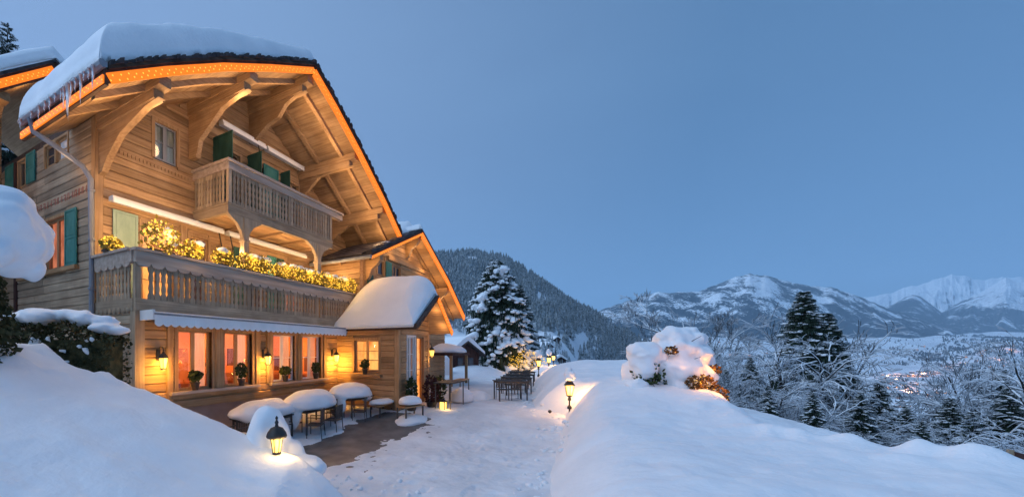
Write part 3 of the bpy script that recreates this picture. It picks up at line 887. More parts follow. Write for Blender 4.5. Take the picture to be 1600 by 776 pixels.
# slates on the bare left slope, course by course
for r in range(9):
    for c in range(7):
        xa = 7.80 + 4.4 * r / 9; xb = 7.80 + 4.4 * (r + 1) / 9 + .06
        y0 = WVY - .08 + 2.9 * c / 7 + (.2 if r % 2 else 0); y1 = y0 + 2.9 / 7 - .012
        if y1 > 1.8: continue
        lift = .205 if WVY + .2 < y0 else .275
        b = MB(); za, zb = wing_z(xa), wing_z(xb)
        if xa < 7.83: za -= .01
        b.hexa([(xa, y0, za + lift + .012), (xb, y0, zb + lift), (xb, y1, zb + lift), (xa, y1, za + lift + .012),
                (xa, y0, za + lift + .05), (xb, y0, zb + lift + .018), (xb, y1, zb + lift + .018), (xa, y1, za + lift + .05)])
        b.build('slate', M['slate'], wr)
b = MB(); b.tube([(7.76, WVY - .1, 6.06), (7.76, 1.7, 6.06)], .07, 8); b.build('gutter', M['zinc'], chalet)
for P in (WP[:2], WP[1:]):
    along_w(WVY + .04, 3.0, -.012, .018, P).build('soffit_board', M['wood_y'], wr)
for y in (-.55, .35):
    for P in ([(8.0, wing_z(8.0)), WP[1]], WP[1:]):
        along_w(y - .07, y + .07, -.14, -.014, P).build('rafter', M['wood_x'], wr)
wall('wing_wall', 'y', 8.4, -.38, UY, 3.57, lambda a: 6.22, [(.2, 1.2, 4.2, 5.5)], mat='wood_y', h=.23)
window('y', 8.4, .24, 1.16, 4.2, 5.46, 'glass', 'burg_curtain', 'wood_z', 2, 1, trim=.08, depth=.08)
wall('wing_wall', 'x', -.4, 8.6, 17.2, .4, lambda x: wing_z(x) + .01, [(9.55, 10.2, 5.75, 6.45), (10.9, 11.7, 5.75, 6.45)], breaks=[p[0] for p in WP], mat='wood_x', h=.25)
window('x', -.4, 9.6, 10.15, 5.78, 6.4, 'dark_glass', None, 'wood_z', 1, 1, trim=.06, depth=.05)
window('x', -.4, 10.95, 11.65, 5.78, 6.4, 'dark_glass', None, 'wood_z', 2, 1, trim=.06, depth=.05)
shutter('x', -.4, 10.25, 10.75, 5.75, 6.45, 'teal', rows=1); shutter('x', -.4, 8.75, 9.2, 4.9, 5.65, 'dark_green', rows=1)
b = MB(); b.box(10.4, 17.0, -.56, -.45, 6.55, 6.72); b.build('beam', M['wood_x'], chalet)
for cx in (8.75, 12.28, 15.9):
    zt = wing_z(cx) - .16
    b = MB(); b.box(cx - .11, cx + .11, WVY + .05, -.4, zt - .12, zt + .1); b.build('purlin', M['wood_y'], chalet)
    b = MB(); b.prism([(0, zt - .121), (0, zt - .9), (.15, zt - .8), (.3, zt - .45), (.55, zt - .3), (.7, zt - .121)], cx - .09, cx + .09, lambda u, v, a: (a, -.446 - u, v))
    b.build('console', M['wood_y'], chalet)

# ---- entrance porch
PXL, PY = 7.38, -2.66
PP = [(7.22, 3.28), (8.92, 4.42), (10.35, 3.20)]
def porch_z(x): return float(np.interp(x, [p[0] for p in PP], [p[1] for p in PP]))
wall('porch_wall', 'y', PXL, PY + .14, -.0, .1, lambda a: 3.36, [(-1.93, -.78, 1.74, 2.94)], mat='wood_y', h=.2)
wall('porch_wall', 'x', PY, 7.38 + .14, 9.86, .1, lambda x: porch_z(x) - .02, [(7.93, 9.40, .5, 3.08)], breaks=[8.92], mat='wood_x', h=.2)
post(7.34, 7.50, PY - .04, PY + .13, .1, 3.30); post(9.72, 9.90, PY - .06, PY + .1, .1, 3.15)
window('y', PXL, -1.88, -.83, 1.78, 2.90, 'glass', 'lit_orange', 'wood_z', 2, 3, trim=.1, depth=.08, cols=1)
b = MB(); b.box(PXL - .22, PXL - .046, -2.05, -.6, 1.58, 1.66); b.build('window_sill', M['wood_y'], chalet)
window('x', PY, 7.98, 8.62, .55, 3.04, 'glass', 'sky_pane', 'white_paint', 2, 4, trim=.05, depth=.06, name='porch_window')
dr = window('x', PY, 8.74, 9.36, .55, 3.04, 'glass', 'lit_orange', 'wood_z', 1, 2, trim=.06, depth=.06, name='door')
b = MB(); b.tube([(8.80, PY - .04, 1.6), (8.92, PY - .04, 1.6)], .015, 6); b.build('handle', M['iron'], dr)
pr = MB()
for (xa, za), (xb, zb) in zip(PP, PP[1:]):
    pr.hexa([(xa, -3.45, za), (xb, -3.45, zb), (xb, 0, zb), (xa, 0, za), (xa, -3.45, za + .13), (xb, -3.45, zb + .13), (xb, 0, zb + .13), (xa, 0, za + .13)])
pr = pr.build('porch_roof', M['wood_y'], chalet)
for P in (PP[:2], PP[1:]):
    along_w(-3.50, -3.45, -.03, .10, P).build('verge_board', M['fascia'], pr)
    along_w(-3.53, -3.2, .131, .165, P).build('verge_board', M['roofing'], pr)
b = MB(); b.box(7.12, 7.22, -3.5, 0, 3.24, 3.42); b.build('eave_board', M['fascia'], pr)

# ---- rear wing: its verge, soffit and front wall
RWP = [(-4.2, 6.75), (.62, 11.2), (3.2, 9.3)]
rr = MB()
for (xa, za), (xb, zb) in zip(RWP, RWP[1:]):
    rr.hexa([(xa, 6.0, za), (xb, 6.0, zb), (xb, 12, zb), (xa, 12, za), (xa, 6.0, za + .3), (xb, 6.0, zb + .3), (xb, 12, zb + .3), (xa, 12, za + .3)])
rr = rr.build('rear_roof', M['wood_y'], chalet)
along_w(5.9, 6.0, -.1, .32, RWP).build('verge_board', M['fascia'], rr)
along_w(5.82, 6.2, .32, .42, RWP).build('verge_board', M['roofing'], rr)
wall('rear_wall', 'x', 8.2, -5.0, -.0, 2.0, lambda x: float(np.interp(x, [-5, .62], [6.0, 11.2])), mat='wood_x', h=.3)
for cx in (-1.6, -.5):
    zt = float(np.interp(cx, [-4.2, .62], [6.75, 11.2])) - .1
    b = MB(); b.box(cx - .12, cx + .12, 6.1, 8.2, zt - .25, zt); b.build('purlin', M['wood_y'], chalet)
    b = MB(); b.prism([(0, zt - .251), (0, zt - 1.9), (.3, zt - 1.7), (.5, zt - 1.1), (1.1, zt - .7), (1.7, zt - .251)], cx - .1, cx + .1, lambda u, v, a: (a, 8.15 - u, v))
    b.build('console', M['wood_y'], chalet)
# main body's hidden back wall, so that the roof stands on four walls
b = MB(); b.box(.2, 10.4, YB, YB + .2, 0, 8.0); b.build('back_wall', M['wood_x'], chalet)
# ================================================================== SNOW LYING ON THE ROOFS
def roof_snow(name, label, zf, x0, x1, y0, y1, thick, over=(0, 0, 0, 0), nx=70, ny=70, rim=.45, seed=1, amp=.10, fr=.7, droop=0.0, sag=0.0):
    """a closed slab of snow following zf(x); thick(x, y); over: overhang past x0, x1, y0, y1"""
    xs = np.linspace(x0 - over[0], x1 + over[1], nx); ys = np.linspace(y0 - over[2], y1 + over[3], ny)
    # more samples close to the rims
    f = lambda n: .5 - .5 * np.cos(np.linspace(0, np.pi, n))
    xs = xs[0] + (xs[-1] - xs[0]) * (.6 * f(nx) + .4 * np.linspace(0, 1, nx))
    ys = ys[0] + (ys[-1] - ys[0]) * (.6 * f(ny) + .4 * np.linspace(0, 1, ny))
    X, Y = np.meshgrid(xs, ys, indexing='ij')
    wob = (fbm(X * 1.1, Y * 1.1, seed + 9, 3) - .5) * .22
    d = np.minimum(np.minimum(X - xs[0], xs[-1] - X), np.minimum(Y - ys[0], ys[-1] - Y))
    e = np.clip(d / rim, 0, 1)
    e = np.sqrt(1 - (1 - e) ** 2)
    base = zf(X)
    T = thick(X, Y) * (1 + amp * 2 * (fbm(X * fr, Y * fr, seed, 4) - .5))
    top = base + T * (.12 + .88 * e) - .02
    bot = base + .0 * X
    out = np.maximum(x0 - X, 0) + np.maximum(X - x1, 0) * 0
    top -= droop * np.maximum(x0 - X, 0); bot = bot - droop * np.maximum(x0 - X, 0)
    edge = (d < 1e-6)
    Xw = X + np.where(edge, 0, 0); 
    # push the side rim in and out so that the edge is uneven
    k = np.clip(1 - d / .5, 0, 1)
    Xt = X + k * wob * np.where((X > xs[0] + 1e-6) | True, 1, 0) * .6
    Yt = Y + k * wob * .4
    n = nx * ny
    V = np.concatenate([np.stack([Xt, Yt, top], -1).reshape(-1, 3), np.stack([Xt, Yt, np.minimum(bot, top - .01)], -1).reshape(-1, 3)])
    q = grid_faces(nx, ny)
    F = [q, q[:, ::-1] + n]
    def rimf(idx):
        a, b = idx[:-1], idx[1:]
        return np.stack([b, a, a + n, b + n], -1)
    I = np.arange(n).reshape(nx, ny)
    F += [rimf(I[:, 0][::-1]), rimf(I[:, -1]), rimf(I[0, :]), rimf(I[-1, :][::-1])]
    me = np_mesh(name, V, np.concatenate(F), M['snow'], True)
    return tag(mesh_obj(name, me), label, 'snow cover')
rz = lambda X: np.interp(X, RPX, RPZ) + .27
roof_snow('snow_cover', 'thick smooth snow on the big main chalet roof, bulging over its left eave', rz, -1.04, 5.35, V0, 2.75,
          lambda X, Y: .98 - .36 * sstep(.3, 5, X), (.16, .12, .02, .0), 110, 110, .42, 3, .16, .8, .35)
roof_snow('snow_cover', 'snow on the back part of the main chalet roof, behind the left eave', rz, 1.3, 5.35, 2.6, YB + .5,
          lambda X, Y: .80 - .34 * sstep(.3, 5, X), (0, .12, 0, 0), 60, 60, .42, 13, .16, .8)
roof_snow('snow_cover', 'thinner snow sheet on the far right slope of the main chalet roof', rz, 5.55, 10.5, V0 + .5, YB + .5,
          lambda X, Y: .16 + .45 * sstep(9.6, 10.3, X), (0, .1, 0, 0), 60, 60, .3, 5, .2, 1.2)
wz = lambda X: np.interp(X, [p[0] for p in WP], [p[1] for p in WP]) + .27
roof_snow('snow_cover', 'snow on the right slope of the second, lower orange-lit gable roof', wz, 12.4, 18.3, WVY, 8,
          lambda X, Y: .46 + 0 * X, (.1, .15, .03, 0), 60, 60, .35, 6, .2, .9)
s_ = MB(); s_.blob((13.1, .1, 8.15), (1.1, .9, .80), 3, .22, 22, 14, flat=.5)
tag(s_.build('snow_lump', M['snow'], None, True), 'rounded lump of snow on the ridge of the second gable, beside the main roof end', 'snow')
s_ = MB(); s_.blob((9.45, -.95, 6.99), (.20, .20, .06), 3, .25, 12, 8)
tag(s_.build('snow_lump', M['snow'], None, True), 'small leftover patch of snow on the bare brown slate slope', 'snow')
pz = lambda X: np.interp(X, [6.6, 8.92, 11.0], [2.87, 4.42, 2.66]) + .16
roof_snow('snow_cover', 'big rounded cushion of snow on the low entrance porch roof', pz, 7.18, 10.3, -3.35, .0,
          lambda X, Y: (.42 + .46 * sstep(7.1, 8.7, X)) - .25 * sstep(9.0, 10.2, X), (.12, .12, .05, 0), 70, 70, .85, 8, .10, .7, .2)
fz_ = lambda X: np.interp(X, [-4.2, .62, 3.2], [6.75, 11.2, 9.3]) + .42
roof_snow('snow_cover', 'snow on the rear wing roof at the upper left corner', fz_, -4.2, 3.0, 5.85, 11.8,
          lambda X, Y: .62 + 0 * X, (.1, .1, .02, 0), 60, 60, .5, 11, .2, .8)

# icicles on the left eave
rnd = random.Random(5)
ic0 = None
for i, (y, l) in enumerate(sorted([(-.9, .62), (-.74, .3), (-.55, .22), (-.42, .75), (-.2, .35), (-.02, .5), (.1, .95), (.16, .78), (.3, .6), (.42, .35), (.7, .25), (.95, .38), (1.2, .3), (1.5, .42), (1.9, .24), (2.5, .3)])):
    b = MB(); z = 7.82
    b.tube([(0, 0, 0), (.008, 0, -.35 * l * .8), (-.004, .004, -.7 * l * .8), (.002, 0, -l * .8)], [.022 + .012 * l, .016 + .007 * l, .009, .002], 6)
    o = b.build('icicle', M['ice'], None, True, loc=(-1.245, y, z))
    tag(o, 'long icicle hanging from the gutter over the left eave lights' if l > .55 else 'short icicle hanging from the gutter over the left eave lights', 'icicle',
        'long icicles on the left eave' if l > .55 else 'short icicles on the left eave')

# ================================================================== LIGHT STRINGS
def light_string(label, path, normal, band=.13, step=.085, lamps=1.35, energy=13, lamp_off=(0, 0, 0), col=(1, .55, .20)):
    """rope of light along a path of 3-D points with two staggered rows of bulbs on its face"""
    P = [Vector(p) for p in path]
    n = Vector(normal)
    t = thing('light_string', label, 'string lights', P[0])
    o = P[0]
    mb = MB()
    for a, b in zip(P, P[1:]):
        d = (b - a).normalized(); up = n.cross(d)
        if up.z < 0: up = -up
        h = band / 2
        q = [a - up * h, b - up * h, b - up * h + n * .03, a - up * h + n * .03]
        u = up * band
        mb.add([v - o for v in q] + [v + u - o for v in q], [(3, 2, 1, 0), (4, 5, 6, 7), (0, 1, 5, 4), (1, 2, 6, 5), (2, 3, 7, 6), (3, 0, 4, 7)])
    mb.build('rope', M['string_rope'], t)
    bl = MB(); acc = 0; k = 0; la = .4
    for a, b in zip(P, P[1:]):
        L = (b - a).length; d = (b - a) / L; up = n.cross(d)
        if up.z < 0: up = -up
        s = acc
        while s < L:
            c = a + d * (s + .02 * math.sin(k * 12.9)) + n * .035 + up * ((.025 if k % 2 else -.035) + .014 * math.sin(k * 7.7 + k * k * .3))
            bl.add([c - o + v for v in (d * .017, -d * .017, up * .019, -up * .019, n * .018)], [(0, 2, 4), (2, 1, 4), (1, 3, 4), (3, 0, 4)])
            s += step; k += 1
        acc = s - L
        s = la
        while s < L:
            c = a + d * s + Vector(lamp_off)
            point(c.x, c.y, c.z, energy, col, .22); s += lamps
        la = s - L
    ob = bl.build('bulbs', M['bulb'], t); ob['kind'] = 'stuff'
    return t
def vpath(P, y, dz): return [(x, y, z + dz) for x, z in P]
light_string('orange light string along the long curved left verge of the main gable', vpath([(x, z) for x, z in pts if x <= 4.8], V0 - .045, .03), (0, -1, 0), .18, energy=28, lamp_off=(0, .62, -.85), col=(1, .62, .30))
light_string('orange light string down the steep right verge of the main gable', vpath([(x, z) for x, z in pts if x >= 4.8], V0 - .045, -.03), (0, -1, 0), .34, energy=28, lamp_off=(0, .62, -.85), col=(1, .62, .30))
light_string('orange light string along the left eave behind the icicles', [(-1.105, V0 - .02, 7.60), (-1.105, 2.88, 7.60)], (-1, 0, 0), .15, energy=15, lamp_off=(.5, 0, -.5))
light_string('orange light string on the rear wing verge at the upper left corner', [(-4.2, 5.895, 6.85), (.60, 5.895, 11.29)], (0, -1, 0), .2, energy=16, lamp_off=(0, .4, -.35))
light_string('thin orange light string on the left verge of the second gable', vpath(WP[:2], WVY - .055, .02), (0, -1, 0), .10, energy=13, lamp_off=(0, .45, -.5))
light_string('orange light string down the right verge of the second gable', vpath(WP[1:], WVY - .055, -.02), (0, -1, 0), .34, energy=18, lamp_off=(0, .45, -.55))
light_string('short orange light string on the right verge of the entrance porch gable', vpath(PP[1:], -3.515, .0), (0, -1, 0), .22, energy=8, lamps=.9, lamp_off=(0, .25, -.2))

# ================================================================== LANTERNS
def lantern_mesh(t, s=1.0, wall=True, snow=False):
    """hexagonal iron lantern, hung at its own origin (the middle of the glass)"""
    g = MB(); g.lathe([(.062 * s, -.12 * s), (.10 * s, .11 * s)], n=6); g.build('glass', M['lamp_glass'], t)
    c = MB(); c.blob((0, 0, -.01), (.028 * s, .028 * s, .06 * s), 1, .05, 8, 6); c.build('bulb', M['lamp_core'], t)
    f = MB()
    for k in range(6):
        a = 2 * math.pi * k / 6
        f.tube([(.066 * s * math.cos(a), .066 * s * math.sin(a), -.125 * s), (.105 * s * math.cos(a), .105 * s * math.sin(a), .115 * s)], .007 * s, 4)
    f.lathe([(.03 * s, -.17 * s), (.07 * s, -.145 * s), (.07 * s, -.12 * s)], n=6)
    f.build('frame', M['iron'], t)
    r = MB(); r.lathe([(.13 * s, .11 * s), (.12 * s, .13 * s), (.075 * s, .20 * s), (.03 * s, .225 * s), (.03 * s, .25 * s), (.012 * s, .27 * s), (.02 * s, .29 * s), (.004 * s, .32 * s)], n=6)
    r.build('cap', M['iron'], t)
def wall_lantern(x, y, z, label, rz=0, e=28):
    t = thing('wall_lantern', label, 'lantern', (x, y, z), rz, 'wall lanterns on the chalet front')
    lantern_mesh(t, 1.0)
    b = MB(); b.tube([(0, 0, .30), (0, .02, .36), (0, .12, .38), (0, .19, .30), (0, .2, .2)], .011, 6); b.box(-.04, .04, .185, .21, .05, .32)
    b.build('bracket', M['iron'], t)
    point(x, y + .13, z - .02, e * .30, (1, .47, .07), .06)
    point(x, y - .03, z - .27, e, (1, .47, .07), .06)
    point(x, y - .22, z, e * .5, (1, .47, .07), .06)
    return t
# the light source sits in front of the lantern's glass as well as under it, so the wall behind catches a pool of light
wall_lantern(.46, -.26, 2.24, 'lit wall lantern left of the dining room windows')
wall_lantern(3.63, -.26, 2.24, 'lit wall lantern between the second and third dining room window')
wall_lantern(6.98, -.26, 2.24, 'lit wall lantern in the corner beside the entrance porch', e=48)
wall_lantern(10.05, PY - .1, 2.42, 'lit wall lantern on the far side of the porch door', e=9)

# ================================================================== PLANTS ON THE CHALET
def leaf_ball(mb, c, rad, n, s, seed, m=0, up=0.0):
    r = random.Random(seed)
    for i in range(n):
        d = Vector((r.gauss(0, 1), r.gauss(0, 1), r.gauss(0, 1))).normalized()
        k = .45 + .55 * r.random() ** .5
        k *= 1 + .25 * mnoise.noise(d * 2.2 + Vector((seed, 0, 0)))
        p = Vector((c[0] + d.x * rad[0] * k, c[1] + d.y * rad[1] * k, c[2] + d.z * rad[2] * k))
        a = Vector((r.uniform(-1, 1), r.uniform(-1, 1), r.uniform(-1, 1) + up)).normalized()
        b = a.cross(Vector((r.uniform(-1, 1), r.uniform(-1, 1), r.uniform(-1, 1)))).normalized()
        L = s * r.uniform(.7, 1.4); w = L * .35
        mb.add([p - a * L * .5, p + b * w, p + a * L * .5, p - b * w], [(0, 1, 2, 3)], m)
FL = [(.30, .55, .17, 0, 'small'), (.55, .02, .30, 1, 'tall'), (1.35, .02, .22, 1, ''), (2.28, .02, .22, 1, ''), (3.08, .02, .24, 1, ''), (3.62, .02, .24, 1, ''),
      (4.42, .02, .23, 1, ''), (5.05, .02, .25, 1, ''), (5.55, .02, .24, 1, ''), (6.05, .02, .25, 1, ''), (6.6, .02, .26, 1, ''), (7.1, .02, .25, 1, ''), (7.65, .02, .26, 1, ''), (8.2, .02, .26, 0, ''), (8.75, .02, .26, 0, '')]
ORD = ['first', 'second', 'third', 'fourth', 'fifth', 'sixth', 'seventh', 'eighth', 'ninth', 'tenth', 'eleventh', 'twelfth', 'thirteenth', 'fourteenth', 'fifteenth']
for i, (x, y, r, sn, kd) in enumerate(FL):
    r *= 1.15
    lab = ('small round yellow-lit bush on the short left end of the lower balcony rail' if kd == 'small' else
           'tallest yellow-lit bush on the balcony corner, white snow on its right' if kd == 'tall' else
           'yellow-lit bush on the lower balcony rail, %s from the corner%s' % (ORD[i], ', snow on top' if sn else ''))
    if i == 0: x, y = -.04, 1.0
    zc = 4.84 + r * .85 if kd != 'tall' else 5.17
    t = thing('lit_bush', lab, 'plant', (x, y, 4.82), 0, 'lit bushes along the lower balcony rail')
    b = MB(); leaf_ball(b, (0, 0, zc - 4.82), (r * 1.25, r * 1.1, r * (1.3 if kd == 'tall' else 1.1)), 330, .095, 40 + i); b.build('foliage', M['leaf_warm'], t)['kind'] = 'stuff'
    b = MB(); rr_ = random.Random(80 + i)
    for k in range(110):
        d = Vector((rr_.gauss(0, 1), rr_.gauss(0, 1) - .3, rr_.gauss(0, 1))).normalized() * r * rr_.uniform(.75, 1.12)
        c = Vector((d.x * 1.15, d.y, d.z * (1.25 if kd == 'tall' else 1) + zc - 4.82)); q = .023
        b.add([c + Vector(v) * q for v in ((1, 0, 0), (-1, 0, 0), (0, 1, 0), (0, -1, 0), (0, 0, 1), (0, 0, -1))],
              [(0, 2, 4), (2, 1, 4), (1, 3, 4), (3, 0, 4), (2, 0, 5), (1, 2, 5), (3, 1, 5), (0, 3, 5)])
    ob = b.build('bulbs', M['flower_bulb'], t); ob['kind'] = 'stuff'
    b = MB(); b.box(-r * .9, r * .9, -.09, .09, 0, .06); b.build('planter', M['ceramic'], t)
    if sn:
        b = MB(); rr_ = random.Random(120 + i)
        if kd == 'tall':
            for (dx, dz, q) in ((.10, .32, .10), (.2, .18, .12), (.04, .20, .08), (.26, .05, .10), (.12, .05, .07)):
                b.blob((dx, -.16 + dx * .2, zc - 4.82 + dz - .12), (q, q * .9, q * .75), rr_.randint(0, 99), .3, 12, 8)
        else:
            for k in range(2):
                b.blob((rr_.uniform(-.08, .14) * 1.2, rr_.uniform(-.12, .0), zc - 4.82 + r * .72), (r * .62, r * .5, r * .30), rr_.randint(0, 99), .35, 12, 8)
        fuse(b, 'snow', M['snow_fine'], t, .022, 3)
    if i % 2 == 0 or i < 3:
        point(x, y + .25 if i else y, zc + .30, 64 if i else 9, (1, .62, .27), .15)
        if i: point(x, y - .34, zc + .05, 11, (1, .56, .13), .12)
PT = [(1.36, -.12, 1.535, 'leaf', 'in front of the leftmost dining room window', .20, .14), (2.78, -.12, 1.535, 'leaf', 'in front of the second dining room window', .17, .22),
      (4.5, -.12, 1.535, 'leaf', 'in front of the third dining room window', .20, .14), (5.98, -.12, 1.535, 'leaf', 'in front of the fourth dining room window', .16, .2), (PXL - .13, -1.35, 1.665, 'leaf', 'on the porch window sill', .20, .17)]
for i, (x, y, z, mt, wh, r, hh) in enumerate(PT):
    t = thing('potted_plant', 'dark potted evergreen ' + wh, 'plant', (x, y, z), 0, 'potted plants on the window sills')
    b = MB(); b.lathe([(.07, 0), (.105, .16), (.115, .17), (.115, .20), (.09, .20)], n=12); b.build('pot', M['ceramic'], t)
    b = MB(); leaf_ball(b, (0, 0, .2 + hh), (r, r * .8, hh), 170, .10, 200 + i, up=.8)
    for k in range(9):
        a = k * 2.4; b.tube([(0, 0, .18), (math.cos(a) * .08, math.sin(a) * .06, .3), (math.cos(a) * r * .9, math.sin(a) * r * .7, .25 + hh * (1 + .6 * math.sin(k)))], [.006, .005, .003], 4)
    b.build('foliage', M[mt], t)['kind'] = 'stuff'

# ================================================================== TABLES, CHAIRS, BENCHES ON THE TERRACE
def table(name, label, loc, L=1.3, Wd=.85, h=.74, rz=0, grp=None, top='table_top'):
    t = thing(name, label, 'table', loc, rz, grp)
    b = MB(); b.box(-L / 2, L / 2, -Wd / 2, Wd / 2, h - .03, h); b.box(-L / 2 + .05, L / 2 - .05, -Wd / 2 + .05, Wd / 2 - .05, h - .08, h - .031)
    b.build('tabletop', M[top], t)
    for sx in (-1, 1):
        for sy in (-1, 1):
            b = MB(); b.box(sx * (L / 2 - .07) - .02, sx * (L / 2 - .07) + .02, sy * (Wd / 2 - .07) - .02, sy * (Wd / 2 - .07) + .02, 0, h - .03); b.build('leg', M['chair_metal'], t)
    return t
def chair_proto():
    t = thing('terrace_chair', 'x', 'chair')
    b = MB(); b.box(-.21, .21, -.20, .20, .42, .45); b.build('seat', M['chair_metal'], t)
    b = MB()
    for k in range(7): b.box(-.19 + k * .057, -.155 + k * .057, .20, .212, .50, .84)
    b.box(-.21, .21, .195, .217, .84, .875); b.box(-.21, .21, .197, .215, .49, .515); b.build('backrest', M['chair_metal'], t)
    for sx in (-1, 1):
        b = MB(); b.tube([(sx * .20, -.19, 0), (sx * .20, -.19, .64)], .013, 6); b.build('leg', M['chair_metal'], t)
        b = MB(); b.tube([(sx * .20, .24, 0), (sx * .20, .20, .42), (sx * .21, .206, .87)], .013, 6); b.build('leg', M['chair_metal'], t)
        b = MB(); b.box(sx * .20 - .02, sx * .20 + .02, -.20, .20, .64, .66); b.build('armrest', M['chair_metal'], t)
    return t
_ch = None
def chair(x, y, z, rz, label, grp='terrace chairs around the snowy tables'):
    global _ch
    if _ch is None: _ch = chair_proto(); o = _ch
    else: o = copy_tree(_ch)
    o.location = (x, y, z); o.rotation_euler = (0, 0, rz)
    o['label'] = label; o['group'] = grp
    return o
def snow_mound(name, label, c, rad, seed, sags=(), cat='snow', amp=.14, grp=None, mat='snow_fine', nu=34, nv=20, flat=.25, fr=1.3):
    mb = MB(); mb.blob((0, 0, 0), rad, seed, amp, nu, nv, fr, flat=flat * rad[2])
    for (dx, dy, dz, rx, ry, rzz) in sags: mb.blob((dx, dy, dz), (rx, ry, rzz), seed + 3, .18, 18, 12, 1.5)
    o = fuse(mb, name, M[mat], None, max(rad) * .045, 5, c) if sags else mb.build(name, M[mat], None, True, loc=c)
    return tag(o, label, cat, grp)
TG = 'tables along the chalet wall'
table('terrace_table', 'terrace table under the leftmost snow cushion, behind the buried lantern', (2.75, -1.05, .02), 1.5, .9, .74, 0, TG)
snow_mound('snow_cushion', 'long flat cushion of snow on the leftmost terrace table', (2.75, -1.0, .86), (1.0, .68, .30), 2, ((-.5, -.2, .02, .4, .4, .26), (.4, .1, .08, .5, .45, .25)), grp='snow cushions on the terrace tables')
table('terrace_table', 'terrace table in the middle of the row along the chalet wall', (4.35, -1.35, .05), 1.45, .9, .78, 0, TG)
snow_mound('snow_cushion', 'middle snow cushion with a tongue sagging down the left table side', (4.35, -1.30, .95), (.98, .68, .40), 5, ((-.80, .02, -.28, .16, .36, .40), (-.6, .3, -.2, .2, .3, .3)), grp='snow cushions on the terrace tables')
table('terrace_table', 'terrace table nearest the entrance porch', (6.35, -1.45, .2), 1.35, .9, .76, 0, TG)
snow_mound('snow_cushion', 'right snow cushion, on the table nearest the entrance porch', (6.30, -1.40, 1.07), (.92, .66, .36), 9, ((-.74, .0, -.28, .14, .34, .38), (.5, -.3, -.12, .3, .2, .2)), grp='snow cushions on the terrace tables')
chair(1.72, -1.25, .0, -1.4, 'dark chair at the left end of the leftmost snowy table')
chair(2.05, -1.85, .0, -2.6, 'dark chair in front of the leftmost snowy table')
chair(3.62, -1.25, .03, 1.5, 'dark chair between the leftmost and middle snowy table')
chair(3.75, -2.0, .03, -2.7, 'dark chair at the left front of the middle snowy table')
chair(4.55, -2.0, .05, 3.3, 'dark chair tucked under the front of the middle snowy table')
chair(5.45, -1.4, .12, 1.6, 'dark chair between the middle and right snowy table')
chair(5.85, -2.05, .12, -2.7, 'dark chair at the left front of the right snowy table')
def bench(label, c, L, Wd, h, rz, back=False, grp=None):
    t = thing('bench', label, 'bench', c, rz, grp)
    for k in range(3):
        b = MB(); y = -Wd / 2 + k * Wd / 3; b.box(-L / 2, L / 2, y, y + Wd / 3 - .015, h - .035, h); b.build('slat', M['wood_x'], t)
    for sx in (-1, 1):
        for sy in (-1, 1):
            b = MB(); b.box(sx * (L / 2 - .06) - .02, sx * (L / 2 - .06) + .02, sy * (Wd / 2 - .04) - .02, sy * (Wd / 2 - .04) + .02, 0, h - .036); b.build('leg', M['chair_metal'], t)
    if back:
        for k in range(2):
            b = MB(); b.box(-L / 2, L / 2, Wd / 2 - .02, Wd / 2, h + .1 + k * .14, h + .2 + k * .14); b.build('slat', M['wood_x'], t)
        for sx in (-1, 1):
            b = MB(); b.box(sx * (L / 2 - .06) - .02, sx * (L / 2 - .06) + .02, Wd / 2 + .001, Wd / 2 + .03, h - .036, h + .36); b.build('post', M['chair_metal'], t)
    return t
bench('low wooden bench under snow beside the right snowy table', (6.85, -2.3, .25), 1.1, .42, .45, .1)
snow_mound('snow_cushion', 'thin pad of snow on the low bench beside the right table', (6.85, -2.3, .76), (.62, .32, .12), 14)
bench('small wooden bench with a snow pillow in front of the porch', (6.75, -3.45, .22), .95, .45, .52, -.25)
snow_mound('snow_pillow', 'puffy snow pillow on the small bench in front of the porch', (6.75, -3.45, .86), (.52, .34, .20), 21)
snow_mound('snow_heap', 'low heap of cleared snow around the small bench legs', (6.8, -3.5, .22), (.85, .5, .22), 22)

# porch forecourt
b = MB(); b.box(7.55, 11.2, -4.35, -2.7, .0, .34); b.box(7.75, 11.4, -4.75, -4.36, .0, .22)
st = thing('stone_step', 'grey stone landing with a lower step before the porch', 'step', (9, -3.7, 0))
for k in range(6):
    x0 = 7.5 + k * .66
    b = MB(); b.box(x0 - 9, x0 + .645 - 9, -4.4 + 3.7, -2.72 + 3.7, -.1, .36 + .004 * (k % 2)); b.build('stone', M['step_stone'], st)
for k in range(5):
    x0 = 7.7 + k * .72
    b = MB(); b.box(x0 - 9, x0 + .705 - 9, -4.85 + 3.7, -4.405 + 3.7, -.1, .20 + .004 * (k % 2)); b.build('stone', M['step_stone'], st)
t = thing('bar_table', 'dark high table with a slim post in front of the porch', 'table', (9.1, -3.9, .36))
b = MB(); b.box(-.75, .75, -.35, .35, .98, 1.03); b.build('tabletop', M['table_top'], t)
for sx in (-.68, .68):
    b = MB(); b.tube([(sx, -.28, 0), (sx, -.28, .98)], .022, 6); b.build('leg', M['chair_metal'], t)
    b = MB(); b.tube([(sx, .28, 0), (sx, .28, .98)], .022, 6); b.build('leg', M['chair_metal'], t)
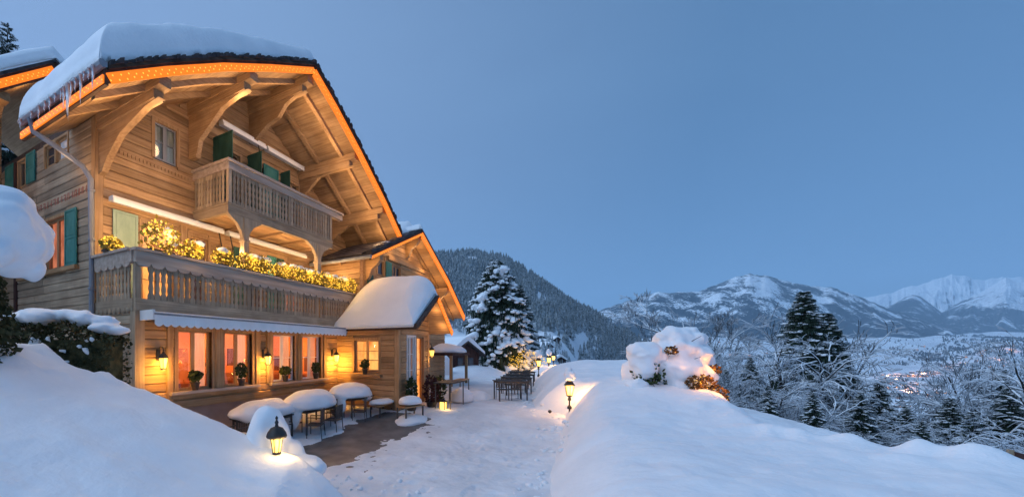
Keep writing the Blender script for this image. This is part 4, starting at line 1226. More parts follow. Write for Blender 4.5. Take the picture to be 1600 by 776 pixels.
for i, (x, y, mt, r, h, lb) in enumerate([(8.7, -3.35, 'leaf_red', .34, .55, 'dark red shrub in a tub beside the porch door'), (9.75, -3.2, 'leaf', .3, .5, 'dark green shrub in a tub beyond the porch door'),
                                          (7.72, -3.0, 'leaf', .22, .52, 'dark slim conifer in a pot left of the porch door')]):
    t = thing('tub_plant', lb, 'plant', (x, y, .36))
    b = MB(); b.lathe([(.15, 0), (.2, .26), (.21, .28), (.17, .28)], n=12); b.build('tub', M['ceramic'], t)
    b = MB(); leaf_ball(b, (0, 0, .28 + h * .8), (r, r, h), 420, .11, 300 + i); b.tube([(0, 0, .2), (0, 0, .28 + h)], .03, 5); b.build('foliage', M[mt], t)['kind'] = 'stuff'
t = thing('floor_lantern', 'lit lantern standing on the ground by the porch door', 'lantern', (8.45, -3.9, .36))
b = MB(); b.box(-.09, .09, -.09, .09, .03, .34); b.build('glass', M['lamp_glass'], t)
b = MB(); b.box(-.12, .12, -.12, .12, 0, .03); b.box(-.12, .12, -.12, .12, .341, .37); b.lathe([(.12, .371), (.03, .46)], n=4)
for sx in (-1, 1):
    for sy in (-1, 1): b.box(sx * .10 - .012, sx * .10 + .012, sy * .10 - .012, sy * .10 + .012, .03, .341)
b.build('frame', M['iron'], t); point(8.33, -4.08, .6, 4, (1, .55, .15), .05)
snow_mound('snow_heap', 'small heap of snow behind the dark high table', (10.4, -3.9, .62), (.5, .45, .42), 31)
snow_mound('snow_heap', 'larger swept-up heap of snow at the end of the stone landing', (11.6, -4.2, .45), (.6, .6, .38), 33)
bench('long pale bench table past the porch, at the edge of the path', (13.0, -2.9, .45), 1.8, .5, .72, .1)
# ================================================================== THE LAND
def path_z(d): return np.interp(d, [0, 10.3, 14, 16, 40, 60, 90], [0, 0, .40, .45, .68, .8, .8])
RCD = [0, 3, 5.0, 5.5, 6, 7.0, 7.5, 8.5, 9.5, 11, 13, 17, 22, 26, 40, 60, 100]
RCR = [11, 10.2, 9.5, 8.9, 8.25, 7.65, 7.35, 7.6, 7.95, 8.7, 9.6, 10.6, 13, 15, 19, 25, 41]
def rc(d): return np.interp(d, RCD, RCR)
VRHO = [0, 60, 150, 300, 600, 1000, 1500, 2000, 2600, 3200, 4000, 5000, 7000, 20000]
VZ = [-15, -30, -78, -125, -178, -206, -214, -190, -122, -25, 88, 185, 260, 300]
def ground_z(r, d):
    r = np.asarray(r, float); d = np.asarray(d, float)
    rho = np.hypot(r, d)
    u = np.where(d > .05 * rho, 600 + 621 * r / np.maximum(d, 1e-3), np.where(r > 0, 9999, -9999))
    wr = sstep(850, 1040, u)
    zr = np.interp(np.maximum(d, .35 * rho) * 1.08, VRHO, VZ) + 14 * (fbm(r / 260 + 3, d / 260, 31, 4) - .5) * sstep(150, 600, rho) + 130 * (fbm(r / 800 + 1, d / 420, 37, 4) - .5) * sstep(1500, 3200, rho)
    zl = np.interp(rho, [0, 60, 150, 250, 400, 900, 20000], [.8, .8, .5, 4, 18, 56, 200])
    zl = zl + sstep(420, 100, u) * .22 * np.clip(rho - 35, 0, 150)
    far = zl * (1 - wr) + zr * wr
    s = np.maximum(r - rc(np.maximum(d, 0)) - .6, 0)
    near = path_z(np.clip(d, 0, 90)) - .4 - np.interp(s, [0, 10, 30, 60, 200], [0, 6, 16.5, 29, 70]) * np.where(wr > .0, 1, .6)
    k = sstep(45, 130, rho)
    return near * (1 - k) + far * k + .5 * (fbm(r / 9, d / 9, 5, 3) - .5) * sstep(40, 60, rho)

# valley ground: one sheet out to the horizon
M['valley_snow'] = noise_mat('valley_snow', (.62, .64, .68), (.82, .84, .87), (.004, .004, .004), .85, .0, spec=.1, detail=8)
az = np.radians(np.concatenate([np.arange(-180, -60, 4), np.arange(-60, 66, .35), np.arange(66, 181, 4)]))
rad = np.exp(np.linspace(math.log(.8), math.log(19000), 330))
A, R_ = np.meshgrid(az, rad, indexing='ij')
gr, gd = R_ * np.sin(A), R_ * np.cos(A)
gz = ground_z(gr, gd)
V = np.stack([CX + FX * gd + FY * gr, CY + FY * gd - FX * gr, gz], -1).reshape(-1, 3)
g_ = mesh_obj('ground', np_mesh('ground', V, grid_faces(len(az), len(rad))[:, ::-1], M['valley_snow'])); g_['kind'] = 'structure'

def sheet(name, r0, r1, d0, d1, nr, nd, zf, mat, warp=None, struct=True):
    rr, dd = np.meshgrid(np.linspace(r0, r1, nr), np.linspace(d0, d1, nd) if warp is None else warp, indexing='ij')
    zz = zf(rr, dd)
    V = np.stack([CX + FX * dd + FY * rr, CY + FY * dd - FX * rr, zz], -1).reshape(-1, 3)
    o = mesh_obj(name, np_mesh(name, V, grid_faces(nr, rr.shape[1])[:, ::-1][:, ::1], mat))
    if struct: o['kind'] = 'structure'
    return o
def flip_if_needed(o): return o
# stone paving, and the trodden snow over it
sheet('paving', -9, 9, 5.0, 17, 40, 40, lambda r, d: path_z(d), M['stone'])
def path_snow(r, d):
    x = CX + FX * d + FY * r; y = CY + FY * d - FX * r
    f1 = fbm(x * .9, y * 1.5, 21, 5); f2 = fbm(x * 3.1, y * 4.2, 44, 4)
    band = sstep(-4.35, -3.15, y) * sstep(-1.75, -2.5, y + .15 * np.sin(x * 2)) * sstep(7.9, 6.6, x) * sstep(-1.0, .3, x)
    thin = .8 * sstep(-6.1, -4.0, y) * sstep(-2.2, -2.9, y) * sstep(9, 6.5, x)
    cover = .60 + .9 * (f1 - .5) + .9 * (f2 - .5) - 1.05 * band - .42 * thin + .45 * sstep(-4.8, -6.6, y) + .35 * sstep(8, 10, x)
    h = np.clip(cover, -.5, .55)
    z = path_z(d) + np.where(h > 0, .012 + .085 * h, .06 * h - .008)
    foot = fbm(x * 2.2, y * 2.2, 77, 4) - .5
    rp = random.Random(31); pits = np.zeros_like(x)
    for (xa, ya, xb, yb, n_) in ((-.5, -6.2, 13, -5.3, 44), (1.5, -7.2, 16, -4.6, 40), (.5, -6.8, 8.0, -4.9, 26), (2.2, -8.0, 12, -6.2, 30), (4, -7.4, 20, -3.5, 40)):
        for k in range(n_):
            t = k / n_; cx = xa + (xb - xa) * t + rp.uniform(-.08, .08); cy = ya + (yb - ya) * t + (.11 if k % 2 else -.11) + rp.uniform(-.06, .06) + .25 * math.sin(t * 7)
            m = (np.abs(x - cx) < .3) & (np.abs(y - cy) < .2)
            pits[m] = np.maximum(pits[m], np.exp(-((x[m] - cx) / .125) ** 4 - ((y[m] - cy) / .055) ** 4))
    z = z - .03 * pits * (h > .05)
    tread = np.abs(fbm(x * 4.5, y * 4.5, 87, 3) - .5)
    z = z + np.where(h > .1, (.065 * foot - .09 * np.maximum(.10 - tread, 0) * 1.8) * sstep(.1, .5, h), 0)
    return z
dw = np.concatenate([np.linspace(3.2, 16, 380), np.linspace(16.15, 62, 130)])
sheet('path', -7.5, 13, 0, 0, 460, 0, path_snow, M['path_snow'], warp=dw)

LBR = [-12, -7, -6.3, -5.75, -5.35, -4.9, -4.2, -3.6, -3, -2.4, -1.9, -1.3, -.85, -.45, .2, 1.5]
LBZ = [2.75, 2.70, 2.63, 2.60, 2.36, 2.17, 1.93, 1.76, 1.56, 1.33, 1.12, .96, .66, .34, .02, -.25]
def left_bank(r, d):
    dc = np.interp(r, [-12, -4.2, -1.9, -.77, 1], [6.7, 6.5, 6.0, 5.6, 5.2]) + .35 * (fbm(r * .8, r * 0 + 3, 3, 3) - .5)
    zc = np.interp(r, LBR, LBZ)
    q = dc - d
    front = zc - .10 * q - .012 * q * q
    front = front - .45 * np.clip(2.2 - d, 0, 3) * sstep(-6, -1, -np.abs(r))
    back = zc - .12 * np.clip(-q, 0, 9) - 1.15 * np.maximum(-q - .12, 0)
    z = np.where(q > 0, front, back)
    fl = np.where(r < -3.6, .9, -.25)
    z = np.maximum(z, np.interp(r, [-12, -4.4, -3.2, 2], [1.0, .9, -.25, -.25]))
    z = np.minimum(z, 2.9)
    n0 = .035 * (fbm(r * 4.5, d * 4.5, 17, 4) - .5) + .05 * (fbm(r * .8 + d * 1.9, d * 1.1, 18, 3) - .5)
    n = n0 + .16 * (fbm(r * .55, d * .55, 12, 4) - .5) + .05 * (fbm(r * 2.2, d * 2.2, 15, 3) - .5)
    lump = .07 * np.maximum(fbm(r * 3.2, d * 3.2, 19, 3) - .5, 0) * sstep(.9, .1, np.abs(q)) * 4
    return z + n * sstep(-.5, .4, q + .5) + lump * sstep(-3.5, -4.6, r) + .0
lb = sheet('snow_bank', -11, 1.2, .9, 9.2, 250, 190, left_bank, M['snow'])
lb['label'] = 'broad smooth snow bank filling the lower left foreground'

def right_bank(r, d):
    rf = np.interp(d, [0, 4, 6.86, 10, 13.2, 13.7, 14.2, 20, 26, 34], [-.5, 1.4, 2.75, 4.3, 5.95, 5.7, 5.25, 7.3, 9.3, 12]) + .22 * (fbm(d * .9, d * 0, 8, 3) - .5)
    zp = np.interp(d, [0, 4, 6, 7.5, 9.5, 11, 12, 13, 13.8, 15, 17, 19, 22, 26, 34], [.80, .86, .88, .96, 1.36, 1.68, 1.80, 1.78, 1.62, 1.75, 2.05, 2.05, 1.75, 1.5, 1.3])
    wd = np.interp(d, [0, 6, 12, 16, 30], [1.6, 1.5, 1.25, 1.5, 1.6])
    t = np.clip((r - rf) / wd, 0, 1)
    up = np.sin(t * np.pi / 2) ** .8
    z = path_z(d) - .15 + (zp + .15 - path_z(d)) * up * (.80 + .20 * sstep(0, 2.6, r - rf))
    s = np.maximum(r - rc(d), 0)
    z = z - .35 * s - .55 * np.maximum(s - .35, 0)
    n = .20 * (fbm(r * .5 + 2, d * .5, 52, 4) - .5) + .05 * (fbm(r * 2, d * 2, 55, 3) - .5)
    lump = .42 * np.maximum(fbm(r * 1.3, d * 1.3, 61, 2) - .52, 0) * sstep(1.1, .1, np.abs(r - rc(d) + .2)) * sstep(10, 8.3, d)
    for bu, bd, bh, bw in ((1208, 7.5, .16, .22), (1250, 7.2, .15, .2), (1326, 6.8, .20, .26), (1437, 6.1, .24, .2), (1505, 5.75, .18, .2), (1550, 5.6, .16, .22)):
        br = (bu - 600) / 621 * bd
        lump = lump + bh * np.exp(-((r - br) ** 2 + (d - bd) ** 2) / bw ** 2)
    n = n + .035 * (fbm(r * 4.5, d * 4.5, 57, 4) - .5) + .05 * (fbm(r * .9 + d * 2.6, d * .7, 58, 3) - .5)
    # a swept rim catches the lamp light beside the path
    return z + n * up + lump
sheet('snow_bank', .2, 17.5, 1.6, 34, 330, 420, right_bank, M['snow'], warp=np.concatenate([np.linspace(1.6, 16, 330), np.linspace(16.1, 34, 90)]))['label'] = 'long snow bank on the right side of the path'

# snow mound round the buried lantern
p = W(-1.86, 6.35, 1.18)
snow_mound('snow_heap', 'cone of snow rising behind the glowing lantern buried in the left bank', (p[0], p[1], .98), (.36, .36, .68), 41, ((.28, -.26, -.18, .20, .20, .32), (-.35, .25, -.25, .4, .4, .5), (-.22, -.5, -.18, .28, .3, .18), (.1, -.5, -.34, .5, .45, .26)), amp=.10)
p = W(-1.58, 5.85, 1.20)
bl = thing('path_lantern', 'round-capped lantern glowing in a hollow of the left snow bank', 'lantern', p)
b = MB(); b.lathe([(.05, -.16), (.085, .06)], n=8); b.build('glass', M['lamp_glass'], bl)
b = MB(); b.lathe([(.14, .05), (.155, .075), (.14, .12), (.09, .19), (.03, .215), (.02, .25), (.03, .27), (.012, .31), (.022, .34), (.004, .37)], n=12); b.build('cap', M['iron'], bl, 40)
b = MB()
for k in range(6):
    a = k * math.pi / 3 + .3; b.tube([(.052 * math.cos(a), .052 * math.sin(a), -.17), (.09 * math.cos(a), .09 * math.sin(a), .06)], .007, 4)
b.tube([(0, 0, -.16), (0, 0, -1.0)], .03, 8); b.lathe([(.065, -.19), (.06, -.16)], n=8)
b.build('post', M['iron'], bl)
q = W(-1.50, 5.66, 1.18); point(q[0], q[1], q[2], 3.5, (1, .62, .22), .05)
q = W(-1.38, 5.82, 1.12); point(q[0], q[1], q[2], 5.5, (1, .62, .22), .05)

# ------------------------------------------------------------------ path lamps on the right
def path_lamp(r, d, zg, label, grp, snow=True, s=1.0, e=16, hp=.9):
    p = W(r, d, zg + hp)
    t = thing('path_lamp', label, 'lamp post', p, .3, grp)
    lantern_mesh(t, 1.35 * s)
    b = MB(); b.tube([(0, 0, -.20 * s), (0, 0, -hp - .3)], .024, 8); b.lathe([(.05, -.34 * s), (.055, -.30 * s), (.03, -.22 * s)], n=8)
    b.lathe([(.07, -hp * .75), (.07, -hp * .68), (.03, -hp * .6)], n=8)
    b.build('post', M['iron'], t)
    if snow:
        o = snow_mound('snow_heap', 'snow cap on ' + label.split(',')[0], (p[0], p[1], p[2] + .47 * s), (.17 * s, .17 * s, .20 * s), int(d * 7), ((.03, .02, .14, .12 * s, .11 * s, .13 * s), (-.06, .03, -.08, .13, .12, .10)), grp=None, amp=.3, nu=18, nv=12, flat=.75)
    point(p[0] - .0, p[1], p[2] - .24, e * .35, (1, .47, .13), .05)
    point(p[0] - FX * .2 - .05, p[1] - FY * .2, p[2], e * .5, (1, .47, .13), .05)
    q = W(r + .24, d + .1, zg + hp); point(q[0], q[1], q[2], e, (1, .47, .13), .06)
    return t
path_lamp(6.02, 12.9, .43, 'the nearest black path lamp, at the foot of the right snow bank', None, hp=.82, e=42)
path_lamp(8.75, 22.5, .8, 'the leftmost of three far path lamps, above the dark table row', None, hp=1.0, e=22)
path_lamp(10.7, 25.8, .9, 'the middle one of three far path lamps behind the right bank', None, hp=1.0, e=22)
path_lamp(13.0, 30.5, .9, 'the rightmost and farthest of three far path lamps', None, hp=1.05, e=22, snow=False)
t = thing('glove', 'small dark object lying in the snow at the foot of the right bank', 'litter', W(5.55, 13.3, .47))
b = MB(); b.blob((0, 0, .02), (.13, .06, .05), 4, .3, 10, 7); b.tube([(.05, 0, .03), (.16, .05, .05)], [.03, .012], 6); b.build('lump', M['iron'], t)

# ------------------------------------------------------------------ dark table row on the right of the path
def stacked_table(r, d, label, rz=0.02):
    z = float(path_z(d)) + .05
    p = W(r, d, z)
    t = thing('terrace_table', label, 'table', p, math.atan2(FY, FX) + rz, None)
    # local x runs away from the viewer, y to the left
    h = .80
    for k in range(6):
        b = MB(); y = -.62 + k * .207; b.box(-.42, .42, y, y + .195, h - .03, h + random.uniform(0, .004)); b.build('slat', M['table_top'], t)
    b = MB(); b.box(-.38, .38, -.58, .58, h - .09, h - .031); b.build('apron', M['chair_metal'], t)
    for sx in (-1, 1):
        for sy in (-1, 1):
            b = MB(); b.box(sx * .36 - .022, sx * .36 + .022, sy * .55 - .022, sy * .55 + .022, -.1, h - .091); b.build('leg', M['chair_metal'], t)
    return t
for i, (r, d) in enumerate([(5.15, 16.2), (6.05, 18.2), (6.9, 20.2), (7.75, 22.3)]):
    stacked_table(r, d, ['nearest dark slatted table in the row right of the path', 'second dark slatted table in the row right of the path',
                         'third dark slatted table in the row right of the path', 'farthest dark slatted table in the row below the lamps'][i])
    for k, (dr, dd) in enumerate([(-.30, .05), (.22, .12)]):
        q = W(r + dr, d + dd, float(path_z(d)) + .05)
        chair(q[0], q[1], q[2], math.atan2(FY, FX) + 1.57 + (0 if k else 3.14), ['left', 'right'][k] + ' chair pushed under the %s dark slatted table' % ['nearest', 'second', 'third', 'farthest'][i], 'chairs under the dark table row')

# ------------------------------------------------------------------ trees
def segs_mesh(S, n=4):
    """S: (k, 8) p0 xyz p1 xyz r0 r1 -> tube quads"""
    S = np.asarray(S, float)
    p0, p1, r0, r1 = S[:, :3], S[:, 3:6], S[:, 6], S[:, 7]
    t = p1 - p0; t /= np.linalg.norm(t, axis=1, keepdims=True) + 1e-9
    ref = np.where(np.abs(t[:, 2:3]) > .9, np.array([[1., 0, 0]]), np.array([[0., 0, 1]]))
    a = np.cross(t, ref); a /= np.linalg.norm(a, axis=1, keepdims=True) + 1e-9
    b = np.cross(a, t)
    ang = 2 * np.pi * np.arange(n) / n + np.pi / 2
    ring = a[:, None, :] * np.cos(ang)[None, :, None] + b[:, None, :] * np.sin(ang)[None, :, None]
    V = np.concatenate([p0[:, None] + ring * r0[:, None, None], p1[:, None] + ring * r1[:, None, None]], 1)
    k = len(S)
    base = (np.arange(k) * 2 * n)[:, None, None]
    i = np.arange(n); q = np.stack([i, (i + 1) % n, n + (i + 1) % n, n + i], -1)[None]
    return V.reshape(-1, 3), (base + q).reshape(-1, 4)

def grow(seed, h, levels=5, spread=.75, droop=.25, trunk=.5, r0=None, kids=(3, 5), shrink=.68, lean=0.0, bush=False):
    rr = random.Random(seed); S = []
    r0 = r0 or h * .014
    def rec(p, d, L, r, lev):
        n = 4 if lev < 2 else 3
        pts = [p]; dd = d.copy()
        for i in range(n):
            dd = (dd + Vector((rr.gauss(0, .13), rr.gauss(0, .13), rr.gauss(0, .08) - (droop * .22 * lev if lev > 1 else -.02)))).normalized()
            pts.append(pts[-1] + dd * L / n)
        re = r * .55
        for i in range(n):
            S.append((*pts[i], *pts[i + 1], r + (re - r) * i / n, r + (re - r) * (i + 1) / n))
        if lev >= levels: return
        k = rr.randint(*kids) + (2 if lev == 0 else 0)
        for j in range(k):
            f = rr.uniform(.35, 1.0) if lev else rr.uniform(trunk * .6, 1.0)
            if j == 0: f = 1.0
            i = min(int(f * n), n - 1); q = pts[i].lerp(pts[i + 1], f * n - i) if f < 1 else pts[-1]
            ax = Vector((rr.gauss(0, 1), rr.gauss(0, 1), rr.gauss(0, .3)))
            ax = (ax - dd * ax.dot(dd)).normalized()
            sp = spread * rr.uniform(.6, 1.3) * (.45 if j == 0 else 1)
            nd = (dd * math.cos(sp) + ax * math.sin(sp)).normalized()
            rec(q, nd, L * shrink * rr.uniform(.75, 1.15) * (1.0 if lev else .9), max(r * (.62 if j else .75) * (1 - .35 * f), .006), lev + 1)
    if bush:
        for k in range(6):
            a = k * 1.05 + rr.random(); rec(Vector((math.cos(a) * .2, math.sin(a) * .2, 0)), Vector((math.cos(a) * .5, math.sin(a) * .5, 1)).normalized(), h * .36, r0, 1)
    else:
        rec(Vector((0, 0, 0)), Vector((lean, 0, 1)).normalized(), h * .42, r0, 0)
    return np.array(S)

def decid_meshes(seed, h, **k):
    S = grow(seed, h, **k)
    S[:, [2, 5]] *= 1.0
    top = S[:, 5].max(); S[:, :6] *= h / top
    r = S[:, 6]
    big = r > h * .0022
    Vb, Fb = segs_mesh(S[big], 6); Vt, Ft = segs_mesh(np.concatenate([S[~big][:, :6], np.maximum(S[~big][:, 6:], h * .00105)], 1), 3)
    # snow lying along the limbs that are not upright
    T = S[:, 3:6] - S[:, :3]; T /= np.linalg.norm(T, axis=1, keepdims=True)
    sn = (np.abs(T[:, 2]) < .85) & (r > h * .0011)
    Q = S[sn].copy(); up = np.maximum(Q[:, 6], h * .0014); Q[:, 2] += up * .9; Q[:, 5] += up * .9
    Q[:, 6] = up * 1.0 + h * .0009; Q[:, 7] = np.maximum(Q[:, 7], h * .0012) + h * .0007
    Vs, Fs = segs_mesh(Q, 5)
    return (np_mesh('trunk', Vb, Fb, M['frost_bark']), np_mesh('crown', Vt, Ft, M['frost_twig'], False), np_mesh('snow', Vs, Fs, M['snow_fine']))
def place_tree(name, meshes, r, d, z, label, cat='tree', grp=None, rz=0, s=1.0, names=('trunk', 'crown', 'snow')):
    t = thing(name, label, cat, W(r, d, z), rz, grp); t.scale = (s, s, s)
    for nm, me in zip(names, meshes):
        o = mesh_obj(nm, me, t)
        if nm != 'trunk': o['kind'] = 'stuff'
    return t

def branch_proto(seed, dens=15, hang=.27):
    rr = random.Random(seed); V = []; F = []
    def kite(p, q, w):
        p = Vector(p); q = Vector(q); d = q - p; s = d.cross(Vector((0, 0, 1)));
        if s.length < 1e-5: s = Vector((0, 1, 0))
        s.normalize(); s = (s + Vector((0, 0, rr.uniform(-.8, .8)))).normalized() * w
        m_ = p + d * .42; n = len(V)
        V.extend([p, m_ + s, q, m_ - s]); F.append((n, n + 1, n + 2, n + 3))
    zf = lambda t: -.20 * t * t
    for i in range(dens):
        t = .12 + .88 * i / dens
        L = (.34 * (1 - t) + .10) * rr.uniform(.7, 1.2)
        for sd in (-1, 1):
            p = (t, 0, zf(t)); q = (t + L * .62, sd * L * .8, zf(t) - rr.uniform(.0, .10))
            kite(p, q, L * .16)
            if rr.random() < .8:
                m_ = Vector(p).lerp(Vector(q), rr.uniform(.3, .9)); kite(m_, m_ + Vector((rr.uniform(0, .06), sd * rr.uniform(0, .04), -hang * rr.uniform(.5, 1.2))), .022)
        kite((t - .03, 0, zf(t)), (t + .14, 0, zf(min(1, t + .14)) + .01), .03)
        kite((t, 0, zf(t)), (t + .05, rr.uniform(-.05, .05), zf(t) - hang * rr.uniform(.7, 1.3)), .025)
    return np.array([tuple(v) for v in V]), np.array(F)
def snow_proto(seed, full=1.0):
    rr = random.Random(seed); mb = MB(); zf = lambda t: -.20 * t * t
    for (t, wx, wy) in ((.55, .26, .12), (.82, .20, .12), (.36, .2, .08)):
        if rr.random() < full: mb.blob((t, rr.uniform(-.03, .03), zf(t) + .025), (wx * rr.uniform(.7, 1.1), wy * rr.uniform(.7, 1.1), .05 * rr.uniform(.7, 1.4)), rr.randint(0, 99), .3, 8, 5)
    for sd in (-1, 1):
        for t in (.4, .65, .85):
            if rr.random() < .75 * full: mb.blob((t + .1, sd * (.10 + .16 * (1 - t)), zf(t) - .0), (.11, .06, .032), rr.randint(0, 99), .3, 6, 4)
    if not mb.v: mb.blob((.6, 0, zf(.6) + .02), (.2, .08, .04), 1, .2, 8, 5)
    return np.array(mb.v), np.array(mb.f)
BP = [branch_proto(900 + i) for i in range(4)]
SP = [snow_proto(950 + i) for i in range(4)]
def conifer_meshes(seed, h, R, n=230, snow=.7, needle='needle', base=.05, power=.85, pitch0=-.25, thick=1.0, gappy=.0, ssc=1.0):
    rr = np.random.default_rng(seed)
    NV, NF, SV, SF = [], [], [], []; no = so = 0
    for i in range(n):
        t = base + (1 - base) * ((i + rr.random()) / n) ** .85 if True else 0
        if rr.random() < gappy: continue
        t = min(t, .985)
        L = R * (1 - t) ** power * rr.uniform(.72, 1.12) + .02 * h * (1 - t) + .012 * h
        a = i * 2.39996 + rr.uniform(-.5, .5)
        pit = pitch0 + .75 * t ** 1.6 + rr.uniform(-.12, .12)
        ca, sa, cp, sp = math.cos(a), math.sin(a), math.cos(pit), math.sin(pit)
        Rm = np.array([[ca * cp, -sa, -ca * sp], [sa * cp, ca, -sa * sp], [sp, 0, cp]])
        k = rr.integers(0, 4)
        sc = np.array([L, L * rr.uniform(.85, 1.2), L * thick])
        o = np.array([0, 0, t * h])
        v = (BP[k][0] * sc) @ Rm.T + o
        NV.append(v); NF.append(BP[k][1] + no); no += len(v)
        if rr.random() < snow:
            v = (SP[k][0] * sc * np.array([1, ssc, ssc])) @ Rm.T + o
            SV.append(v); SF.append(SP[k][1] + so); so += len(v)
    crown = np_mesh('crown', np.concatenate(NV), np.concatenate(NF), M[needle], False)
    mb = MB(); mb.tube([(0, 0, -1.5), (0, 0, h * .4), (0, 0, h * .985)], [h * .018, h * .011, h * .001], 8)
    out = [mb.mesh('trunk', M['bark'], True), crown]
    if SV: out.append(np_mesh('snow', np.concatenate(SV), np.concatenate(SF), M['snow_fine'], True))
    return out

# the big spruce at the end of the path
DS = 36.0
zb = .5
big = conifer_meshes(11, 10.2, 4.0, 620, .56, 'needle', .0, .62, -.42, 1.2, ssc=1.15)
t = place_tree('spruce', big, (776 - 600) / 621 * DS, DS, zb, 'big broad spruce loaded with snow at the end of the path')
mb = MB(); rr_ = random.Random(3)
for (dx, z, q) in ((.2, 9.0, .85), (.35, 8.2, 1.05), (-.2, 7.7, .8), (.75, 7.3, .75), (-1.6, 6.6, .75), (-1.9, 5.8, .8), (-1.2, 6.9, .6), (-.6, 6.2, .5), (1.2, 5.9, .45), (-2.4, 4.7, .6), (1.5, 4.4, .5), (.1, 4.9, .45), (-1.0, 4.2, .5), (-2.7, 3.3, .6), (2.2, 3.0, .5), (-1.7, 2.6, .5), (.9, 3.3, .45), (-3.1, 2.0, .6), (-.3, 2.4, .4), (2.8, 1.9, .4)):
    # heavy cushions on the side that faces the path
    yy = -(1 - z / 11) * 2.4 + rr_.uniform(-.2, .3)
    X = FY * dx + FX * yy; Y = -FX * dx + FY * yy
    for k in range(4):
        mb.blob((X + rr_.uniform(-.5, .5) * q, Y + rr_.uniform(-.5, .5) * q, z + rr_.uniform(-.45, .25) * q), (q * rr_.uniform(.4, .75), q * rr_.uniform(.4, .75), q * rr_.uniform(.22, .42)), rr_.randint(0, 99), .5, 12, 9, 2.2)
fuse(mb, 'snow', M['snow_fine'], t, .09, 2)['kind'] = 'stuff'
b = MB(); rr_ = random.Random(8); pl = []
for k in range(260):
    dx = rr_.uniform(.2, 3.3); z = .5 + rr_.uniform(.15, 1.7) * (1 - abs(dx - 1.7) / 3.2)
    yy = -3.0 + rr_.uniform(-.3, .6)
    c = Vector((FY * dx + FX * yy, -FX * dx + FY * yy, z)); q = .028
    b.add([c + Vector(v) * q for v in ((1, 0, 0), (-1, 0, 0), (0, 1, 0), (0, -1, 0), (0, 0, 1), (0, 0, -1))], [(0, 2, 4), (2, 1, 4), (1, 3, 4), (3, 0, 4), (2, 0, 5), (1, 2, 5), (3, 1, 5), (0, 3, 5)])
ob = b.build('bulbs', M['flower_bulb'], t); ob['kind'] = 'stuff'
for dx, z, e in ((.9, 1.1, 26), (1.8, 1.3, 36), (2.7, 1.1, 26)):
    q = W((776 - 600) / 621 * DS + dx, DS - 3.6, zb + z); point(*q, e, (1, .50, .08), .2)
sl_ = conifer_meshes(12, 11.7, 2.3, 260, .75, 'needle', .1, .8, -.3, 1.1, ssc=1.3)
place_tree('spruce', sl_, (768 - 600) / 621 * 41, 41, .3, 'slim dark spruce whose tip rises left behind the big snowy spruce')
pines = conifer_meshes(14, 9.5, 2.6, 200, .5, 'needle', .0, .7, -.3)
place_tree('spruce', pines, (812 - 600) / 621 * 43, 43, .2, 'dark spruce hidden behind the right flank of the big snowy spruce')
far_sp = conifer_meshes(15, 31, 4.2, 170, .45, 'needle', .25, .8, -.3)
place_tree('fir', far_sp, -37.9, 40, 4.5, 'lone dark fir poking up behind the upper left roof')

# left foreground: clipped conifer under a dome of snow, and the hedge
t = thing('conifer_bush', 'dark upright conifer at the left edge under a huge dome of snow', 'tree', W(-6.0, 5.7, .9))
b = MB(); leaf_ball(b, (0, 0, 1.55), (.54, .54, 1.62), 5600, .085, 61, up=.6); b.build('crown', M['hedge_leaf'], t)
b = MB(); b.tube([(0, 0, -.3), (0, 0, 2.6)], [.07, .03], 8); b.build('trunk', M['bark'], t)
snow_mound('snow_dome', 'huge smooth dome of snow on the conifer at the left edge', W(-5.62, 5.55, 4.16), (.80, .80, .60), 17, ((.25, -.2, -.35, .3, .3, .22), (-.2, -.3, -.36, .35, .3, .2), (.45, .1, -.3, .25, .3, .2), (.0, -.55, -.30, .22, .2, .2), (.6, -.1, -.1, .2, .2, .2), (.1, -.3, .42, .4, .4, .2), (.5, -.2, -.42, .16, .2, .18)), amp=.2, nu=40, nv=26, flat=.62, fr=1.7)
hp0, hp1 = W(-7.0, 7.25), W(-4.95, 7.55)
hg = thing('hedge', 'dark clipped hedge flecked with snow before the chalet side wall', 'hedge', W(-6.0, 7.4, 1.0))
rr_ = random.Random(77); b = MB(); sn = MB()
def hw(r, d, z): return (FY * r + FX * d, -FX * r + FY * d, z)
ux, uy = FX, FY
core = MB(); core.add([hw(r_, d_, z_) for z_ in (-.5, 1.72) for r_, d_ in ((-1.2, -.24), (.98, -.24), (.98, .24), (-1.2, .24))], [(3, 2, 1, 0), (4, 5, 6, 7), (0, 1, 5, 4), (1, 2, 6, 5), (2, 3, 7, 6), (3, 0, 4, 7)])
core.build('branches', M['hedge_leaf'], hg)
for i in range(12500):
    r = rr_.uniform(-1.25, 1.10); d = rr_.uniform(-.36, .36)
    htop = 2.05 - .25 * sstep(.5, 1.1, r) + .14 * mnoise.noise(Vector((r * 2.1, d * 2, 0)))
    z = rr_.uniform(0, 1) * float(htop)
    if abs(d) < .20 and rr_.random() < .85 and z < htop - .2: continue
    bulge = .07 * mnoise.noise(Vector((r * 3, z * 3, 5)))
    d *= 1 + bulge * 3
    c = Vector((FY * r + FX * d, -FX * r + FY * d, z))
    a = Vector((rr_.uniform(-1, 1), rr_.uniform(-1, 1), rr_.uniform(-.4, 1.2))).normalized(); e = a.cross(Vector((rr_.uniform(-1, 1), rr_.uniform(-1, 1), rr_.uniform(-1, 1)))).normalized()
    L = rr_.uniform(.05, .10)
    b.add([c - a * L * .5, c + e * L * .34, c + a * L * .5, c - e * L * .34], [(0, 1, 2, 3)])
b.build('foliage', M['hedge_leaf'], hg)['kind'] = 'stuff'
